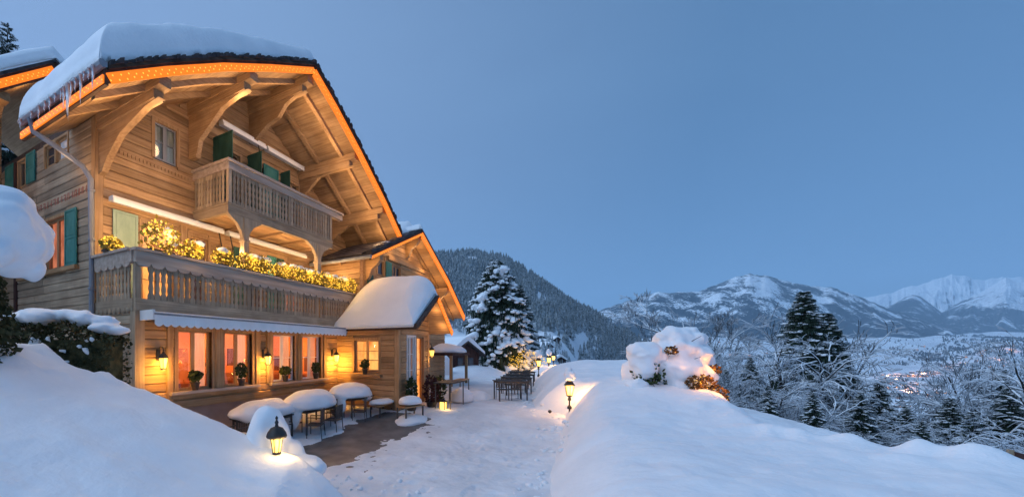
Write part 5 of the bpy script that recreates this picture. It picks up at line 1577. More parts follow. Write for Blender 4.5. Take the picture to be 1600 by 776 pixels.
for i in range(15):
    r = -1.1 + 2.1 * i / 14; sn.blob(hw(r, rr_.uniform(-.1, .1), 2.06 - .25 * float(sstep(.5, 1.1, r)) + rr_.uniform(0, .10) + .10 * math.exp(-((r + .15) / .5) ** 2)), (rr_.uniform(.15, .3), rr_.uniform(.2, .34), rr_.uniform(.07, .16)), i, .3, 12, 8)
for i in range(46):
    r = rr_.uniform(-1.2, 1.0); z = rr_.uniform(.4, 1.75)
    sn.blob(hw(r, -.35 + rr_.uniform(-.03, .05), z), (rr_.uniform(.02, .06), rr_.uniform(.02, .06), rr_.uniform(.015, .06)), i, .5, 8, 6)
for r, z in ((-.15, 1.5), (-.1, 1.3), (-.25, 1.65), (.05, 1.45), (-.2, 1.1), (.55, .75)):
    sn.blob(hw(r, -.33, z), (.07, .07, .12), int(abs(r * 90)), .5, 10, 7)
fuse(sn, 'snow', M['snow_fine'], hg, .028, 2)['kind'] = 'stuff'

# lit shrubs under snow on the right bank
ls = thing('snowy_shrub', 'tall shrub on the right bank buried in rounded snow, orange lights inside', 'shrub', W(8.28, 11.3, 1.5))
b = MB(); rr_ = random.Random(5)
def cw(dx, dd, z): return (FY * dx + FX * dd, -FX * dx + FY * dd, z)
for (dx, dd, z, a_, c_, q) in ((.04, 0, 1.06, .60, .64, .64), (-.06, -.05, 1.0, .52, .6, .62), (.22, .05, .82, .60, .66, .70), (-.62, .1, .26, .66, .7, .62), (-.2, -.15, .50, .8, .75, .62), (.1, -.1, .2, .9, .75, .6), (.45, .1, .55, .50, .6, .50), (-.85, .2, -.05, .45, .6, .40), (.42, .3, 1.05, .34, .5, .45)):
    b.blob(cw(dx, dd, z), (a_, c_, q), rr_.randint(0, 99), .20, 26, 18, 2.2)
for k in range(26):
    a = rr_.uniform(math.pi * .95, math.pi * 2.05); el = rr_.uniform(-.2, 1.2); q = rr_.uniform(.12, .26)
    b.blob(cw(.02 + .62 * math.cos(a) * math.cos(el), .62 * math.sin(a) * math.cos(el), .92 + .68 * math.sin(el)), (q, q, q * .7), rr_.randint(0, 99), .4, 12, 8, 2)
fuse(b, 'snow', M['snow_fine'], ls, .04, 3)
b = MB()
for k in range(16):
    a = rr_.uniform(math.pi, math.pi * 2); z = rr_.uniform(.1, 1.3)
    p0 = (.5 * math.cos(a), .5 * math.sin(a), z); p1 = (.86 * math.cos(a), .86 * math.sin(a), z + rr_.uniform(-.05, .25))
    b.tube([cw(*p0), cw(*p1)], [.012, .004], 5)
b.build('twigs', M['bark'], ls)['kind'] = 'stuff'
b = MB(); bb = MB(); rr_ = random.Random(6)
for (dx, dd, z, q, n) in ((.46, -.84, .16, .30, 420), (.18, -.92, .20, .22, 300), (.98, -.60, .50, .17, 160), (.74, -.84, -.08, .28, 300), (.95, -.80, -.28, .22, 200), (-.22, -.64, 1.02, .15, 100), (-.1, -.74, .60, .07, 30), (-.95, -.5, .0, .12, 60)):
    leaf_ball(b, cw(dx - .36, dd, z), (q, q, q * .85), n, .075, rr_.randint(0, 999))
    for k in range(max(3, n // 22)):
        d_ = Vector((rr_.gauss(0, 1), rr_.gauss(0, 1), rr_.gauss(0, 1))).normalized() * q * rr_.uniform(.5, 1.05)
        c = Vector(cw(dx - .36, dd, z)) + d_; s = .013
        bb.add([c + Vector(v) * s for v in ((1, 0, 0), (-1, 0, 0), (0, 1, 0), (0, -1, 0), (0, 0, 1), (0, 0, -1))], [(0, 2, 4), (2, 1, 4), (1, 3, 4), (3, 0, 4), (2, 0, 5), (1, 2, 5), (3, 1, 5), (0, 3, 5)])
b.build('foliage', M['leaf_rust'], ls)['kind'] = 'stuff'; ob = bb.build('bulbs', M['flower_bulb'], ls); ob['kind'] = 'stuff'
for (dx, dd, z, e) in ((.50, -1.12, .34, 5), (.2, -1.15, .15, 3), (.9, -1.02, .05, 4), (-.26, -.86, 1.0, 1.2), (-.12, -.88, .58, .9), (-.98, -.72, .05, 1.2), (.78, -.82, .60, 4), (.55, -1.25, .02, 4), (-.2, -1.35, .75, 2.2), (.25, -1.3, .9, 2.0)):
    q = W(7.95 + dx, 11.3 + dd, 1.5 + z); point(*q, e, (1, .38, .06), .06)
t = thing('snowy_shrub', 'smaller dark shrub with one round snow cap, left of the lit one', 'shrub', W(7.22, 10.9, 1.50))
b = MB(); leaf_ball(b, cw(.05, 0, .35), (.42, .4, .55), 420, .10, 71)
for k in range(7): b.tube([cw(.05, 0, -.3), cw(rr_.uniform(-.2, .2), rr_.uniform(-.2, .2), .3), cw(rr_.uniform(-.42, .45), rr_.uniform(-.3, .2), rr_.uniform(.4, .8))], [.03, .02, .008], 5)
b.build('foliage', M['leaf'], t)
b = MB(); b.blob(cw(-.12, 0, .98), (.36, .42, .30), 3, .3, 22, 15, 2.2); b.blob(cw(.18, .05, .82), (.32, .36, .24), 9, .3, 18, 12, 2.2); b.blob(cw(-.1, -.1, .55), (.3, .3, .3), 8, .3, 16, 11); b.blob(cw(-.35, -.1, .05), (.28, .3, .2), 4, .3, 14, 10); b.blob(cw(-.12, 0, .8), (.34, .36, .4), 6, .2, 16, 11); fuse(b, 'snow', M['snow_fine'], t, .035, 5)

# huts beyond the porch
def hut(r, d, z, L, Wd, h, label, rz=0, sn=.5, wall_m='hut_wood', name='hut', grp=None, cat='hut'):
    t = thing(name, label, cat, W(r, d, z), math.atan2(FY, FX) - math.pi / 2 + rz, grp)
    b = MB(); rise = Wd * .30
    b.prism([(-Wd / 2, -2), (Wd / 2, -2), (Wd / 2, h), (0, h + rise - .05), (-Wd / 2, h)], -L / 2, L / 2, lambda u, v, a: (u, a, v)); b.build('wall', M[wall_m], t)
    b = MB(); o = Wd * .14; k = rise / (Wd / 2)
    b.prism([(-Wd / 2 - o, h - o * k), (0, h + rise), (Wd / 2 + o, h - o * k), (Wd / 2 + o, h - o * k + .12), (0, h + rise + .14), (-Wd / 2 - o, h - o * k + .12)], -L / 2 - o, L / 2 + o, lambda u, v, a: (u, a, v)); b.build('roof', M['roofing'], t)
    b = MB()
    for x in (-Wd * .28, Wd * .1): b.box(x, x + Wd * .18, -L / 2 - .04, -L / 2 - .01, h * .4, h * .8)
    b.build('window', M['dark_glass'], t)
    b = MB(); q = o * .9
    b.prism([(-Wd / 2 - q, h - q * k + .125), (0, h + rise + .145), (Wd / 2 + q, h - q * k + .125), (Wd / 2 + q * .9, h - q * k + sn * .7), (Wd * .2, h + rise * .65 + sn), (0, h + rise + sn), (-Wd * .2, h + rise * .65 + sn), (-Wd / 2 - q * .9, h - q * k + sn * .7)], -L / 2 - q, L / 2 + q, lambda u, v, a: (u, a, v)); b.build('snow', M['snow'], t, 50)
    return t
hut(5.45, 31.5, .6, 3, 2.7, 1.7, 'small dark brown hut beside the big spruce, seen past the porch', .5, .5)
t = thing('carport', 'low shelter with a thick white snow roof just behind the porch', 'shelter', W(3.05, 23.5, .5))
b = MB(); b.box(-1.4, 1.4, -1.6, 1.6, 1.75, 1.9); b.build('roof', M['hut_wood'], t)
for sx in (-1, 1):
    for sy in (-1, 1): b = MB(); b.box(sx * 1.25 - .07, sx * 1.25 + .07, sy * 1.45 - .07, sy * 1.45 + .07, -.3, 1.75); b.build('post', M['wood_z'], t)
b = MB(); b.blob((0, 0, 2.02), (1.6, 1.8, .45), 5, .12, 26, 16, flat=.12); b.build('snow', M['snow'], t, True)
p = W(4.15, 27.5, 1.2); snow_mound('snow_block', 'upright block of snow in front of the dark hut', p, (.62, .6, 1.0), 51, amp=.1, flat=.9)
p = W(3.0, 19.5, 1.0); point(p[0], p[1], 2.0, 14, (1, .6, .2), .1)
snow_mound('snow_bank_mound', 'rounded snow bank below the big spruce at the end of the path', W(6.2, 31, .4), (5.2, 3.0, .95), 61, amp=.2, nu=50, nv=26, flat=.3)
for i, (u, d, z, L) in enumerate([(851, 190, 3.6, 5.5), (908, 260, 6.0, 7), (836, 240, 9.0, 6), (868, 320, 14.5, 6), (930, 255, 3.0, 6), (874, 150, .6, 4.5)]):
    hut((u - 600) / 621 * d, d, float(ground_z(np.array([(u - 600) / 621 * d]), np.array([float(d)]))[0]), L, L * .8, L * .36, ['dark chalet with snowy roof on the slope right of the spruce', 'wide dark chalet under snow at the right end of the slope', 'chalet above the far lamps, upper left on the slope',
        'topmost dark chalet on the snowy slope below the forest', 'rightmost small chalet on the slope beside the woods', 'lowest dark chalet on the slope just above the far lamps'][i], [.4, -.5, .9, .1, .7, -.2][i], 1.0, 'hut_wood', 'hillside_chalet', None, 'house')
# snow-dusted trees among the hillside chalets
_hx, _hy, _hz, _hh = [], [], [], []
_r9 = np.random.default_rng(44)
while len(_hx) < 150:
    u = _r9.uniform(825, 960); d = _r9.uniform(110, 340); r = (u - 600) / 621 * d; z = float(ground_z(np.array([r]), np.array([d]))[0])
    if fbm(np.array(u / 14), np.array(d / 40), 8, 2) < .5: continue
    p = W(r, d, z); _hx.append(p[0]); _hy.append(p[1]); _hz.append(z); _hh.append(_r9.uniform(2.5, 6))
HILL_TREES = (_hx, _hy, _hz, _hh)

# clods of snow fallen to the foot of the banks
b = MB(); _rr = random.Random(71)
for k in range(230):
    d = _rr.uniform(6.0, 24); rf = float(np.interp(d, [4, 6.86, 10, 13.2, 13.7, 14.2, 20, 26], [1.4, 2.75, 4.3, 5.95, 5.7, 5.25, 7.3, 9.3]))
    r = rf + _rr.gauss(-.15, .22); q = _rr.uniform(.02, .07) * (1.5 if _rr.random() < .12 else 1)
    zz = max(float(path_z(d)) + .03, float(right_bank(np.array([r]), np.array([d]))[0]))
    p = W(r, d, zz + q * .3); b.blob(p, (q * _rr.uniform(.8, 1.5), q, q * .75), k, .4, 7, 5)
for k in range(70):
    r = _rr.uniform(-2.2, .6); d = 6.9 + _rr.gauss(0, .5) - .25 * r
    q = _rr.uniform(.02, .06); p = W(r, d, float(path_z(d)) + .05); b.blob(p, (q * 1.2, q, q * .75), k, .4, 7, 5)
o = b.build('snow_clods', M['snow_fine'], None, True); o['kind'] = 'stuff'
# ================================================================== TREES ON THE SLOPE BELOW THE BANK
def gz1(r, d): return float(ground_z(np.array([r]), np.array([d]))[0])
def at_u(u, d): return (u - 600) / 621 * d
def ztop(v, d): return CZ + (547 - v) / 621 * d
DM = [decid_meshes(101, 14, levels=5, spread=.62, droop=.08, trunk=.55, kids=(4, 5), shrink=.62), decid_meshes(102, 12, levels=5, spread=.72, droop=.22, trunk=.35, kids=(4, 5), shrink=.62, r0=.26),
      decid_meshes(103, 10, levels=5, spread=.75, droop=.18, trunk=.3, kids=(4, 5), shrink=.60), decid_meshes(104, 16, levels=6, spread=.55, droop=.0, trunk=.5, kids=(3, 5), shrink=.60)]
DH = [14, 12, 10, 16]
CM = [conifer_meshes(201, 20, 4.1, 820, .50, 'needle', .0, .75, -.40, 1.3, ssc=.8), conifer_meshes(202, 13, 2.5, 380, .68, 'needle', .0, .8, -.38, 1.25, ssc=.9)]
CH = [20, 13]
def put(kind, u, vtop, d, label, rz=0, hmax=None, name=None):
    r = at_u(u, d); z = gz1(r, d) - .3; h = ztop(vtop, d) - z
    me, H = (DM[kind], DH[kind]) if kind < 10 else (CM[kind - 10], CH[kind - 10])
    return place_tree(name or ('bare_tree' if kind < 10 else 'spruce'), me, r, d, z, label, 'tree', None, rz, h / H)
put(10, 1256, 452, 36, 'tall dark spruce standing highest among the valley-side trees', .3)
put(10, 1291, 486, 38, 'second dark spruce, close right of the tallest one', 2.1)
put(11, 1172, 556, 31, 'slim snowy spruce left of the tallest spruces', .6)
put(11, 1374, 592, 30, 'snowy spruce right of the tallest spruces, over the valley fields', 1.6)
put(11, 1416, 632, 27, 'small snowy spruce low between the bare trees', 2.6)
put(11, 1576, 602, 28, 'dark spruce at the right edge of the picture', 4.0)
put(11, 1100, 590, 34, 'low spruce behind the lit snowy shrub', 5.0)
put(3, 1092, 432, 42, 'airy bare tree standing alone against the far mountain', .9)
put(1, 1232, 520, 30, 'bare tree with arching snowy limbs left of the tallest spruces', .2)
put(1, 1288, 520, 33, 'bare tree with arching snowy limbs right of the tallest spruces', 2.9)
put(0, 1300, 470, 44, 'frosted bare tree behind the two tallest spruces', 4.1)
put(2, 1212, 580, 27, 'low spreading frosted tree under the left snowy limbs', 5.1)
put(2, 1290, 590, 26, 'low spreading frosted tree at the foot of the tallest spruces', 1.1)
put(0, 1150, 560, 44, 'frosted tree behind the slim snowy spruce', 2.2)
put(2, 1342, 612, 27, 'low frosted tree right of the snowy limbs', 3.3)
put(2, 1452, 648, 25, 'low frosted tree in the gap above the village', 1.9)
put(0, 1512, 540, 34, 'frosted bare tree left of the right-hand thicket', .5)
put(0, 1545, 505, 38, 'tallest frosted tree of the right-hand thicket', 1.7)
put(1, 1545, 560, 28, 'frosted tree with pale arching limbs in the right-hand thicket', 3.9)
put(1, 1590, 530, 30, 'frosted tree cut by the right edge of the picture', 5.5)
put(11, 1200, 600, 26, 'snowy spruce low at the left foot of the arching limbs', 1.2)
put(11, 1345, 610, 26, 'snowy spruce low at the right foot of the arching limbs', 2.4)
put(11, 1135, 575, 40, 'dim spruce between the lit shrub and the slim snowy spruce', 3.3)
put(11, 1484, 618, 30, 'snowy spruce at the left side of the right-hand thicket', .8)
put(11, 1520, 640, 24, 'low snowy spruce in the lower right corner', 5.2)
put(10, 1560, 570, 42, 'tall dim spruce inside the right-hand thicket', 1.4)
put(11, 1270, 610, 24, 'low snowy spruce in front of the tallest pair', 2.9)
put(11, 1440, 655, 23, 'lowest spruce under the village lights, just above the bank', .3)
put(2, 1500, 640, 22, 'low frosted bush-like tree above the right bank', 4.4)
put(2, 1560, 645, 21, 'lowest frosted tree in the lower right corner', .1)
put(0, 1120, 520, 52, 'pale frosted tree behind the lit snowy shrub', 3.0)

def np_cone(n, h=1., r=.25, seed=0):
    rr = np.random.default_rng(seed); V = []; F = []
    for (z0, z1, rad) in ((.0, .55, 1.0), (.3, .8, .72), (.55, 1.0, .45)):
        b = len(V)
        for k in range(n):
            a = 2 * np.pi * k / n + rr.uniform(-.3, .3); q = r * rad * rr.uniform(.7, 1.2)
            V.append((q * np.cos(a), q * np.sin(a), z0 + rr.uniform(-.06, .06)))
        V.append((0, 0, z1))
        for k in range(n): F.append((b + k, b + (k + 1) % n, b + n))
    return np.array(V), np.array(F)
CONES = [np_cone(6, seed=i) for i in range(5)]
def np_tier(seed, n=9, tiers=8):
    rr = np.random.default_rng(seed + 50); V = []; F = []
    for t in range(tiers):
        z0 = .06 + .86 * t / tiers; rad = .25 * (1 - t / (tiers + .6)) ** .9; b = len(V)
        for k in range(n):
            a = 2 * np.pi * k / n + rr.uniform(-.3, .3); q = rad * rr.uniform(.55, 1.3)
            V.append((q * np.cos(a), q * np.sin(a), z0 - rr.uniform(.0, .07)))
        V.append((0, 0, z0 + 1.9 / tiers * .9 if t < tiers - 1 else 1.0))
        for k in range(n): F.append((b + k, b + (k + 1) % n, b + n))
    return np.array(V), np.array(F)
def scatter_cones(name, X, Y, Z, Hh, mat, wid=1.0, sink=.05):
    NV, NF = [], []; o = 0
    rr = np.random.default_rng(3)
    for i in range(len(X)):
        v, f = CONES[i % 5]
        a = rr.uniform(0, 6.28); c, s = math.cos(a), math.sin(a); h = Hh[i]; w = wid * rr.uniform(.8, 1.25)
        NV.append(np.stack([(v[:, 0] * c - v[:, 1] * s) * h * w + X[i], (v[:, 0] * s + v[:, 1] * c) * h * w + Y[i], v[:, 2] * h + Z[i] - sink * h], -1)); NF.append(f + o); o += len(v)
    ob = mesh_obj(name, np_mesh(name, np.concatenate(NV), np.concatenate(NF), mat, False)); ob['kind'] = 'stuff'
    return ob
def wxy(r, d): return CX + FX * d + FY * r, CY + FY * d - FX * r

# thicket that fills the slope between the single trees: bare frosted saplings and young conifers, uncountable
TW = []
for s in (301, 302, 303):
    S = grow(s, 6, levels=4, spread=.5, droop=.02, trunk=.3, kids=(3, 4), shrink=.62); S[:, :6] *= 6 / S[:, 5].max(); TW.append(S)
rr_ = np.random.default_rng(12); allS = []
n = 0
while n < 420:
    u = rr_.uniform(1080, 1720); d = 26 + 80 * rr_.random() ** 1.2; r = at_u(u, d)
    if r < float(rc(np.array(d))) + 4: continue
    z = gz1(r, d) - .3
    lim = np.interp(u, [1080, 1130, 1200, 1260, 1330, 1365, 1400, 1465, 1495, 1530, 1600, 1720], [545, 560, 610, 625, 620, 640, 665, 665, 590, 530, 520, 515])
    hm = ztop(lim + rr_.uniform(-6, 40), d) - z
    h = min(rr_.uniform(5, 14), hm)
    if h < 2.5: continue
    S = TW[n % 3].copy(); a = rr_.uniform(0, 6.28); k = h / 6
    c, s = math.cos(a), math.sin(a)
    for o in (0, 3):
        x, y = S[:, o].copy(), S[:, o + 1].copy()
        px_, py_ = wxy(r, d)
        S[:, o] = (x * c - y * s) * k * 1.15 + px_; S[:, o + 1] = (x * s + y * c) * k * 1.15 + py_; S[:, o + 2] = S[:, o + 2] * k + z
    S[:, 6:] = np.maximum(S[:, 6:] * k * .6, .005 + d * .00022)
    allS.append(S); n += 1
Vt, Ft = segs_mesh(np.concatenate(allS), 3)
tk = mesh_obj('thicket', np_mesh('thicket', Vt, Ft, M['frost_twig'], False)); tk['kind'] = 'stuff'
X, Y, Z, Hh = [], [], [], []
while len(X) < 900:
    u = rr_.uniform(1000, 1800); d = 60 + 330 * rr_.random() ** 1.3; r = at_u(u, d)
    z = gz1(r, d); x, y = wxy(r, d)
    h = rr_.uniform(8, 17)
    lim = np.interp(u, [1000, 1110, 1200, 1340, 1400, 1490, 1530, 1600, 1800], [575, 560, 585, 590, 655, 655, 600, 580, 570])
    if 547 - (z + h - CZ) * 621 / d < lim: continue
    X.append(x); Y.append(y); Z.append(z); Hh.append(h)
scatter_cones('wood', X, Y, Z, Hh, M['needle_frost'], .9)

_keep = CONES
CONES = [np_tier(i) for i in range(5)]
scatter_cones('wood', *HILL_TREES, M['needle_frost'], .9)
CONES = _keep

# ================================================================== THE FORESTED HILL ON THE LEFT
HU = [200, 420, 560, 640, 690, 740, 790, 830, 880, 930, 985, 1040, 1100]
HV = [470, 440, 410, 398, 394, 391, 400, 424, 460, 487, 517, 552, 585]
HD = [1400, 1250, 1150, 1100, 1050, 1020, 1000, 980, 940, 900, 860, 820, 800]
def hill_xyz(u, t):
    u = np.asarray(u, float); t = np.asarray(t, float)
    Dc = np.interp(u, HU, HD); zc = CZ + (547 - np.interp(u, HU, HV)) / 621 * Dc - 9
    D0 = np.interp(u, [200, 900, 1100], [330, 400, 520])
    d = D0 + (Dc - D0) * t
    z0 = ground_z((u - 600) / 621 * D0, D0) - 6
    tt = np.clip(t, 0, 1)
    z = z0 + (zc - z0) * tt ** 1.05
    z = np.where(t > 1, zc - (t - 1) * 300, z)
    r = (u - 600) / 621 * d
    z = z + 26 * (fbm(u / 55, t * 2.2, 71, 4) - .5) * np.sin(np.pi * np.clip(t, 0, 1)) + 5 * (fbm(u / 14, t * 3, 74, 3) - .5)
    return r, d, z
uu, tt = np.meshgrid(np.linspace(200, 1100, 200), np.concatenate([np.linspace(-.15, 1, 60), np.linspace(1.05, 2.2, 12)]), indexing='ij')
r, d, z = hill_xyz(uu, tt); x, y = wxy(r, d)
o = mesh_obj('hill', np_mesh('hill', np.stack([x, y, z], -1).reshape(-1, 3), grid_faces(*uu.shape), M['valley_snow'])); o['kind'] = 'structure'
def clearing(u, v):
    m = np.zeros_like(u)
    for cu, cv, a, b in ((738, 406, 9, 5), (850, 471, 12, 6), (842, 462, 5, 8), (958, 512, 12, 4), (700, 430, 6, 4)):
        m = np.maximum(m, ((u - cu) / a) ** 2 + ((v - cv) / b) ** 2 < 1)
    return m > 0
n = 9000
u = rr_.uniform(560, 1085, n); t = rr_.random(n) ** .8 * 1.03
r, d, z = hill_xyz(u, t); v = 547 - (z - CZ) * 621 / d
open_ = (v > 516 + 14 * (fbm(u / 30, v / 12, 91, 3) - .5)) & (u < 940) & (fbm(u / 16, v / 7, 95, 3) > .40)
keep = ~clearing(u, v) & ~open_
x, y = wxy(r, d)
scatter_cones('forest', x[keep], y[keep], z[keep], rr_.uniform(11, 21, keep.sum()) * (.8 + .2 * (d[keep] / 900)), M['needle_frost'], .95)
# darker wood on the slope below it, left of the lit shrub
n = 1500; u = rr_.uniform(935, 1075, n); d = 190 + 320 * rr_.random(n); r = at_u(u, d); z = ground_z(r, d); x, y = wxy(r, d)
k = (547 - (z + 13 - CZ) * 621 / d) > np.interp(u, [935, 960, 1000, 1075], [548, 530, 522, 545])
M['needle_far'] = snow_on('needle_far', (.02, .026, .024), (.06, .06, .058), .75, 1.1, 3, (.45, .5, .56), .3)
scatter_cones('wood', x[k], y[k], z[k], rr_.uniform(10, 18, k.sum()), M['needle_far'], 1.0)

# ================================================================== MOUNTAINS
def mountain_mat(name, scale, thr, soft, forest=(.016, .026, .034), snow=(.80, .83, .87), zlo=0, zhi=1000, zk=.3, rock=0):
    m, N, L, B = new_mat(name)
    g = N.new('ShaderNodeNewGeometry'); sp = N.new('ShaderNodeSeparateXYZ'); L.new(g.outputs['Position'], sp.inputs[0])
    def noi(s, det, sc=(1, 1, 1)):
        mp = N.new('ShaderNodeMapping'); mp.inputs['Scale'].default_value = sc; L.new(g.outputs['Position'], mp.inputs[0])
        t = N.new('ShaderNodeTexNoise'); t.inputs['Scale'].default_value = s; t.inputs['Detail'].default_value = det; t.inputs['Roughness'].default_value = .70
        L.new(mp.outputs[0], t.inputs['Vector']); return t.outputs[0]
    a = noi(scale, 7, (1, 1, .8)); b = noi(scale * 16, 4)
    def mth(op, p, q=None, r=None):
        n = N.new('ShaderNodeMath'); n.operation = op
        for i, vv in enumerate((p, q, r)):
            if vv is None: continue
            if isinstance(vv, (int, float)): n.inputs[i].default_value = vv
            else: L.new(vv, n.inputs[i])
        return n.outputs[0]
    h = N.new('ShaderNodeMapRange'); h.inputs[1].default_value = zlo; h.inputs[2].default_value = zhi; h.inputs[3].default_value = zk; h.inputs[4].default_value = -zk
    L.new(sp.outputs[2], h.inputs[0])
    f = mth('ADD', mth('ADD', a, h.outputs[0]), mth('MULTIPLY_ADD', b, .42, -.21))
    mr = N.new('ShaderNodeMapRange'); mr.inputs[1].default_value = thr - soft; mr.inputs[2].default_value = thr + soft; L.new(f, mr.inputs[0])
    mx = N.new('ShaderNodeMix'); mx.data_type = 'RGBA'; L.new(mr.outputs[0], mx.inputs[0])
    mx.inputs[6].default_value = (*snow, 1); mx.inputs[7].default_value = (*forest, 1)
    out = mx.outputs[2]
    if rock:
        sn = N.new('ShaderNodeSeparateXYZ'); L.new(g.outputs['Normal'], sn.inputs[0])
        q = mth('ADD', sn.outputs[2], mth('MULTIPLY_ADD', b, .5, -.25))
        m2 = N.new('ShaderNodeMapRange'); m2.inputs[1].default_value = rock; m2.inputs[2].default_value = rock - .14; L.new(q, m2.inputs[0])
        mx2 = N.new('ShaderNodeMix'); mx2.data_type = 'RGBA'; L.new(m2.outputs[0], mx2.inputs[0]); L.new(out, mx2.inputs[6]); mx2.inputs[7].default_value = (.09, .085, .085, 1)
        out = mx2.outputs[2]
    L.new(out, B.inputs['Base Color']); B.inputs['Roughness'].default_value = .9; B.inputs['Specular IOR Level'].default_value = .05
    return m
def mountain(crest, Dc, D0, mat, rough, seed, zb=None, u0=None, u1=None, nu=420, nt=110, expo=1.1, ridge=1.0, su=70):
    cu, cv = zip(*crest)
    u = np.linspace(u0 or cu[0], u1 or cu[-1], nu); t = np.concatenate([np.linspace(0, 1, nt), np.linspace(1.03, 1.8, 14)])
    U, T = np.meshgrid(u, t, indexing='ij')
    D = D0 + (Dc - D0) * T
    R = (U - 600) / 621 * D
    zc = CZ + (547 - np.interp(U, cu, cv)) / 621 * Dc
    jag = (fbm(U / 9, U * 0, seed + 3, 4) - .5) * rough * .22
    z0 = ground_z((U - 600) / 621 * D0, np.full_like(U, D0)) - 40
    tt = np.clip(T, 0, 1)
    z = z0 + (zc + jag - z0) * tt ** expo
    # spurs and gullies that run down the face
    w = U + 60 * (fbm(U / 160, T * 1.3, seed + 8, 3) - .5) * (1.2 - tt)
    rg = 1 - 2 * np.abs(fbm(w / su, T * .7, seed, 5) - .5)
    z = z + rough * ridge * (rg - .75) * np.sin(np.pi * tt) ** .7 * (1 - .25 * tt)
    z = z + rough * .6 * (fbm(U / 26, T * 7, seed + 5, 5) - .5) * np.sin(np.pi * tt)
    z = np.where(T > 1, zc + jag - (T - 1) * (zc - z0) * 1.1, z)
    x, y = wxy(R, D)
    o = mesh_obj('mountain', np_mesh('mountain', np.stack([x, y, z], -1).reshape(-1, 3), grid_faces(*U.shape), mat)); o['kind'] = 'structure'
    return o
mountain([(820, 520), (900, 500), (938, 484), (980, 470), (1008, 463), (1030, 455), (1045, 457), (1090, 455), (1125, 443), (1150, 432), (1172, 428), (1196, 430), (1232, 440), (1262, 446), (1300, 449), (1340, 462), (1372, 476), (1420, 492), (1470, 510), (1520, 525), (1620, 540), (1750, 545)],
         5300, 3900, mountain_mat('mountain_forest', .0026, .475, .03, zlo=150, zhi=1050, zk=.07), 150, 3, expo=.9, su=60)
mountain([(1380, 520), (1436, 504), (1470, 488), (1500, 472), (1530, 458), (1552, 444), (1572, 433), (1590, 440), (1620, 446), (1680, 452), (1760, 480)],
         7200, 5200, mountain_mat('mountain_right', .0014, .47, .03, zlo=200, zhi=1250, zk=.12, rock=.35), 230, 14, expo=.9, su=42)
mountain([(1240, 490), (1310, 474), (1350, 464), (1392, 459), (1412, 450), (1440, 444), (1466, 435), (1488, 428), (1508, 431), (1530, 438), (1560, 434), (1600, 433), (1660, 440), (1760, 470)],
         10500, 7600, mountain_mat('mountain_peak', .0010, .60, .03, zlo=200, zhi=1500, zk=.22, rock=.60), 420, 25, expo=.95, su=30)
mountain([(1380, 482), (1398, 474), (1414, 464), (1426, 460), (1438, 463), (1452, 473), (1480, 494), (1520, 512)], 7000, 5600, mountain_mat('mountain_spur', .0022, .42, .03, zlo=200, zhi=1250, zk=.05), 90, 33, expo=.9, nu=120, nt=60, su=40)

# ================================================================== THE VALLEY
n = 2600; X, Y, Z, Hh = [], [], [], []
while len(X) < 1700:
    d = rr_.uniform(900, 3900); u = rr_.uniform(1000, 1750); r = at_u(u, d)
    # rows along field edges and stream banks, and some copses
    q = abs(float(fbm(r / 420 + d / 900, d / 260, 61, 3)) - .5)
    c = float(fbm(r / 180, d / 240, 66, 3))
    if not (q < .014 or c > .655): continue
    z = gz1(r, d); x, y = wxy(r, d); X.append(x); Y.append(y); Z.append(z); Hh.append(rr_.uniform(10, 20))
scatter_cones('tree_rows', X, Y, Z, Hh, M['needle_far'], 1.2)
# broken belts of wood along the foot of the mountains
X, Y, Z, Hh = [], [], [], []
while len(X) < 2200:
    d = rr_.uniform(2700, 4100); u = rr_.uniform(930, 1750); r = at_u(u, d)
    if float(fbm(u / 60, d / 420, 83, 4)) < .54: continue
    z = gz1(r, d); x, y = wxy(r, d); X.append(x); Y.append(y); Z.append(z); Hh.append(rr_.uniform(14, 26))
scatter_cones('wood', X, Y, Z, Hh, M['needle_far'], 1.4)
# dark wooded spur on the right, carrying lights
n = 2600; u = rr_.uniform(1440, 1720, n); d = rr_.uniform(2300, 3100, n); r = at_u(u, d); z = ground_z(r, d); x, y = wxy(r, d)
hump = 100 * np.exp(-((u - 1545) / 40) ** 2) * np.exp(-((d - 2800) / 300) ** 2)
k = rr_.random(n) < .9
def spur(r_, d_):
    uu_ = 600 + 621 * r_ / d_
    return ground_z(r_, d_) + 105 * np.exp(-((uu_ - 1570) / 62) ** 2) * np.exp(-((d_ - 2800) / 330) ** 2) - 3
sheet('hill', at_u(1380, 2800), at_u(1800, 2800), 2050, 3600, 80, 60, lambda a, b: spur(a, b), M['valley_snow'])
z = spur(r, d)
scatter_cones('wood', x[k], y[k], z[k], rr_.uniform(11, 19, k.sum()), M['needle_far'], 1.1)

def house_mesh(seed):
    rr = random.Random(seed); w = rr.uniform(9, 13); l = rr.uniform(11, 18); h = rr.uniform(5, 8); ri = w * .28; o = 1.2
    b = MB(); b.prism([(-w / 2, -3), (w / 2, -3), (w / 2, h), (0, h + ri), (-w / 2, h)], -l / 2, l / 2, lambda u, v, a: (u, a, v), 0)
    k = ri / (w / 2)
    b.prism([(-w / 2 - o, h - o * k + .02), (0, h + ri + .02), (w / 2 + o, h - o * k + .02), (w / 2 + o, h - o * k + .8), (0, h + ri + .9), (-w / 2 - o, h - o * k + .8)], -l / 2 - o, l / 2 + o, lambda u, v, a: (u, a, v), 1)
    for i in range(3):
        for f in range(2):
            if rr.random() < .55:
                x0 = -w / 2 + 1.2 + i * (w - 2) / 3
                b.box(x0, x0 + 1.5, -l / 2 - .12, -l / 2 - .02, 1.2 + f * 2.7, 2.9 + f * 2.7, 2)
    return b.mesh('house', [M['house_wall'], M['snow'], M['town_light']])
HM = [house_mesh(i) for i in range(6)]
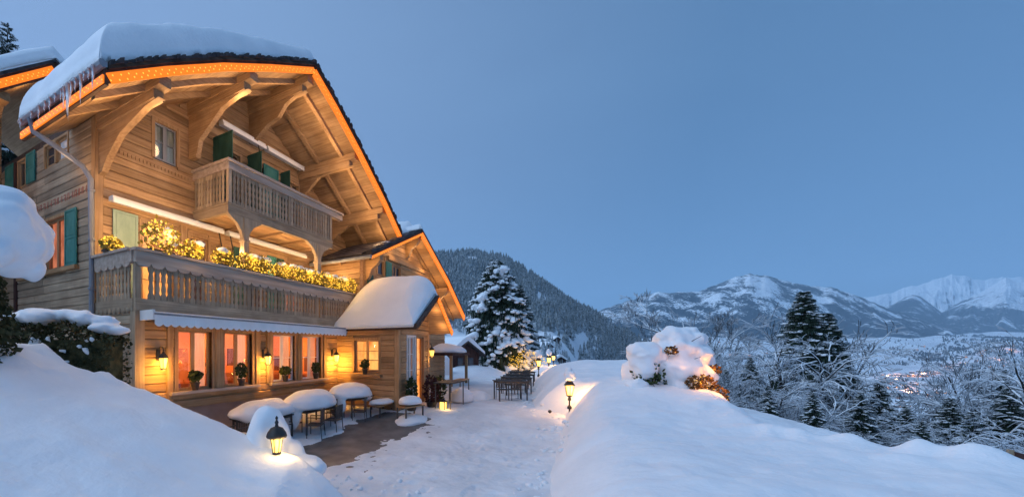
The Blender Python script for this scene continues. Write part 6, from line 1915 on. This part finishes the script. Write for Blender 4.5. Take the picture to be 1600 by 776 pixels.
road = [(1478, 2500), (1462, 2350), (1440, 2260), (1420, 2200), (1396, 2120), (1384, 2030), (1392, 1930), (1408, 1850), (1412, 1760), (1402, 1680), (1420, 1600)]
k = 0
ru, rd_ = zip(*road)
def house(u, d, lab, grp):
    r = at_u(u, d); z = gz1(r, d) if not (1470 < u and d > 2200) else float(spur(np.array(r), np.array(d)))
    o = mesh_obj('village_house', HM[rr_.integers(0, 6)], None, W(r, d, z), (0, 0, rr_.uniform(-.9, .9) + math.atan2(FY, FX) - math.pi / 2))
    s = rr_.uniform(.85, 1.5); o.scale = (s, s, s)
    tag(o, lab, 'house', grp)
for i in range(75):
    f = rr_.uniform(0, len(road) - 1); j = int(f); g = f - j
    house(np.interp(f, range(len(road)), ru) + rr_.normal(0, 9), np.interp(f, range(len(road)), rd_) + rr_.normal(0, 30), 'tiny snow-roofed house along the lit village road down in the valley', 'houses along the lit village road')
for i in range(60):
    house(rr_.uniform(1385, 1475), rr_.uniform(1350, 1900), 'tiny snow-roofed house in the dim near quarter of the valley village', 'houses in the near quarter of the village')
for i in range(22):
    house(rr_.uniform(1490, 1610), rr_.uniform(2450, 2800), 'tiny lit house on the dark wooded rise at the right edge', 'houses on the wooded rise')
for i in range(34):
    house(rr_.uniform(1100, 1480), rr_.uniform(2600, 3700), 'tiny lone farmhouse on the snowy valley fields', 'farmhouses on the valley fields')
# street lamps of the village
slm = MB(); slm.tube([(0, 0, -1), (0, 0, 9)], .25, 5); slm.blob((0, 0, 9.4), (1.3, 1.3, .9), 1, 0, 8, 5, m=1)
slm = slm.mesh('street_lamp', [M['iron'], M['town_light']])
for i in range(30):
    f = i / 29 * (len(road) - 1)
    u, d = np.interp(f, range(len(road)), ru) + rr_.normal(0, 1.5), np.interp(f, range(len(road)), rd_)
    r = at_u(u, d); z = gz1(r, d)
    tag(mesh_obj('street_lamp', slm, None, W(r, d, z)), 'orange street lamp along the winding village road in the valley', 'street lamp', 'street lamps of the valley village')
    if i % 2 == 0: q = W(r, d - 12, z + 16); point(*q, 48000, (1, .38, .15), 1.5)
for u, d in ((1500, 2600), (1535, 2680), (1580, 2650), (1555, 2560), (1470, 2480)):
    r = at_u(u, d); z = float(spur(np.array(r), np.array(d)))
    tag(mesh_obj('street_lamp', slm, None, W(r, d, z)), 'orange street lamp on the dark wooded rise at the right edge', 'street lamp', 'street lamps on the wooded rise')
    q = W(r, d - 14, z + 20); point(*q, 50000, (1, .38, .15), 1.5)

# weathered boards just past the end of the right bank
t = thing('board_fence', 'short run of brown boards at the right edge beyond the snow bank', 'fence', W(at_u(1690, 6.6), 6.6, .16))
for k in range(3):
    b = MB(); b.box(-.9, 1.4, -.02, .02, .0 + k * .14, .125 + k * .14); b.build('board', M['hut_wood'], t)
for x in (-.8, .3, 1.3):
    b = MB(); b.box(x - .04, x + .04, .021, .08, -.9, .44); b.build('post', M['grey_z'], t)

# ================================================================== AIR
HAZE = 7.2e-5
if HAZE:
    m = bpy.data.materials.new('haze'); m.use_nodes = True
    N, L = m.node_tree.nodes, m.node_tree.links
    N.remove(N['Principled BSDF'])
    v = N.new('ShaderNodeVolumePrincipled'); v.inputs['Density'].default_value = HAZE
    v.inputs['Color'].default_value = (.58, .80, 1.0, 1); v.inputs['Anisotropy'].default_value = 0
    L.new(v.outputs[0], N['Material Output'].inputs['Volume'])
    b = MB(); b.box(-20500, 20500, -20500, 20500, -270, 2600)
    o = b.build('haze', m); o['kind'] = 'stuff'
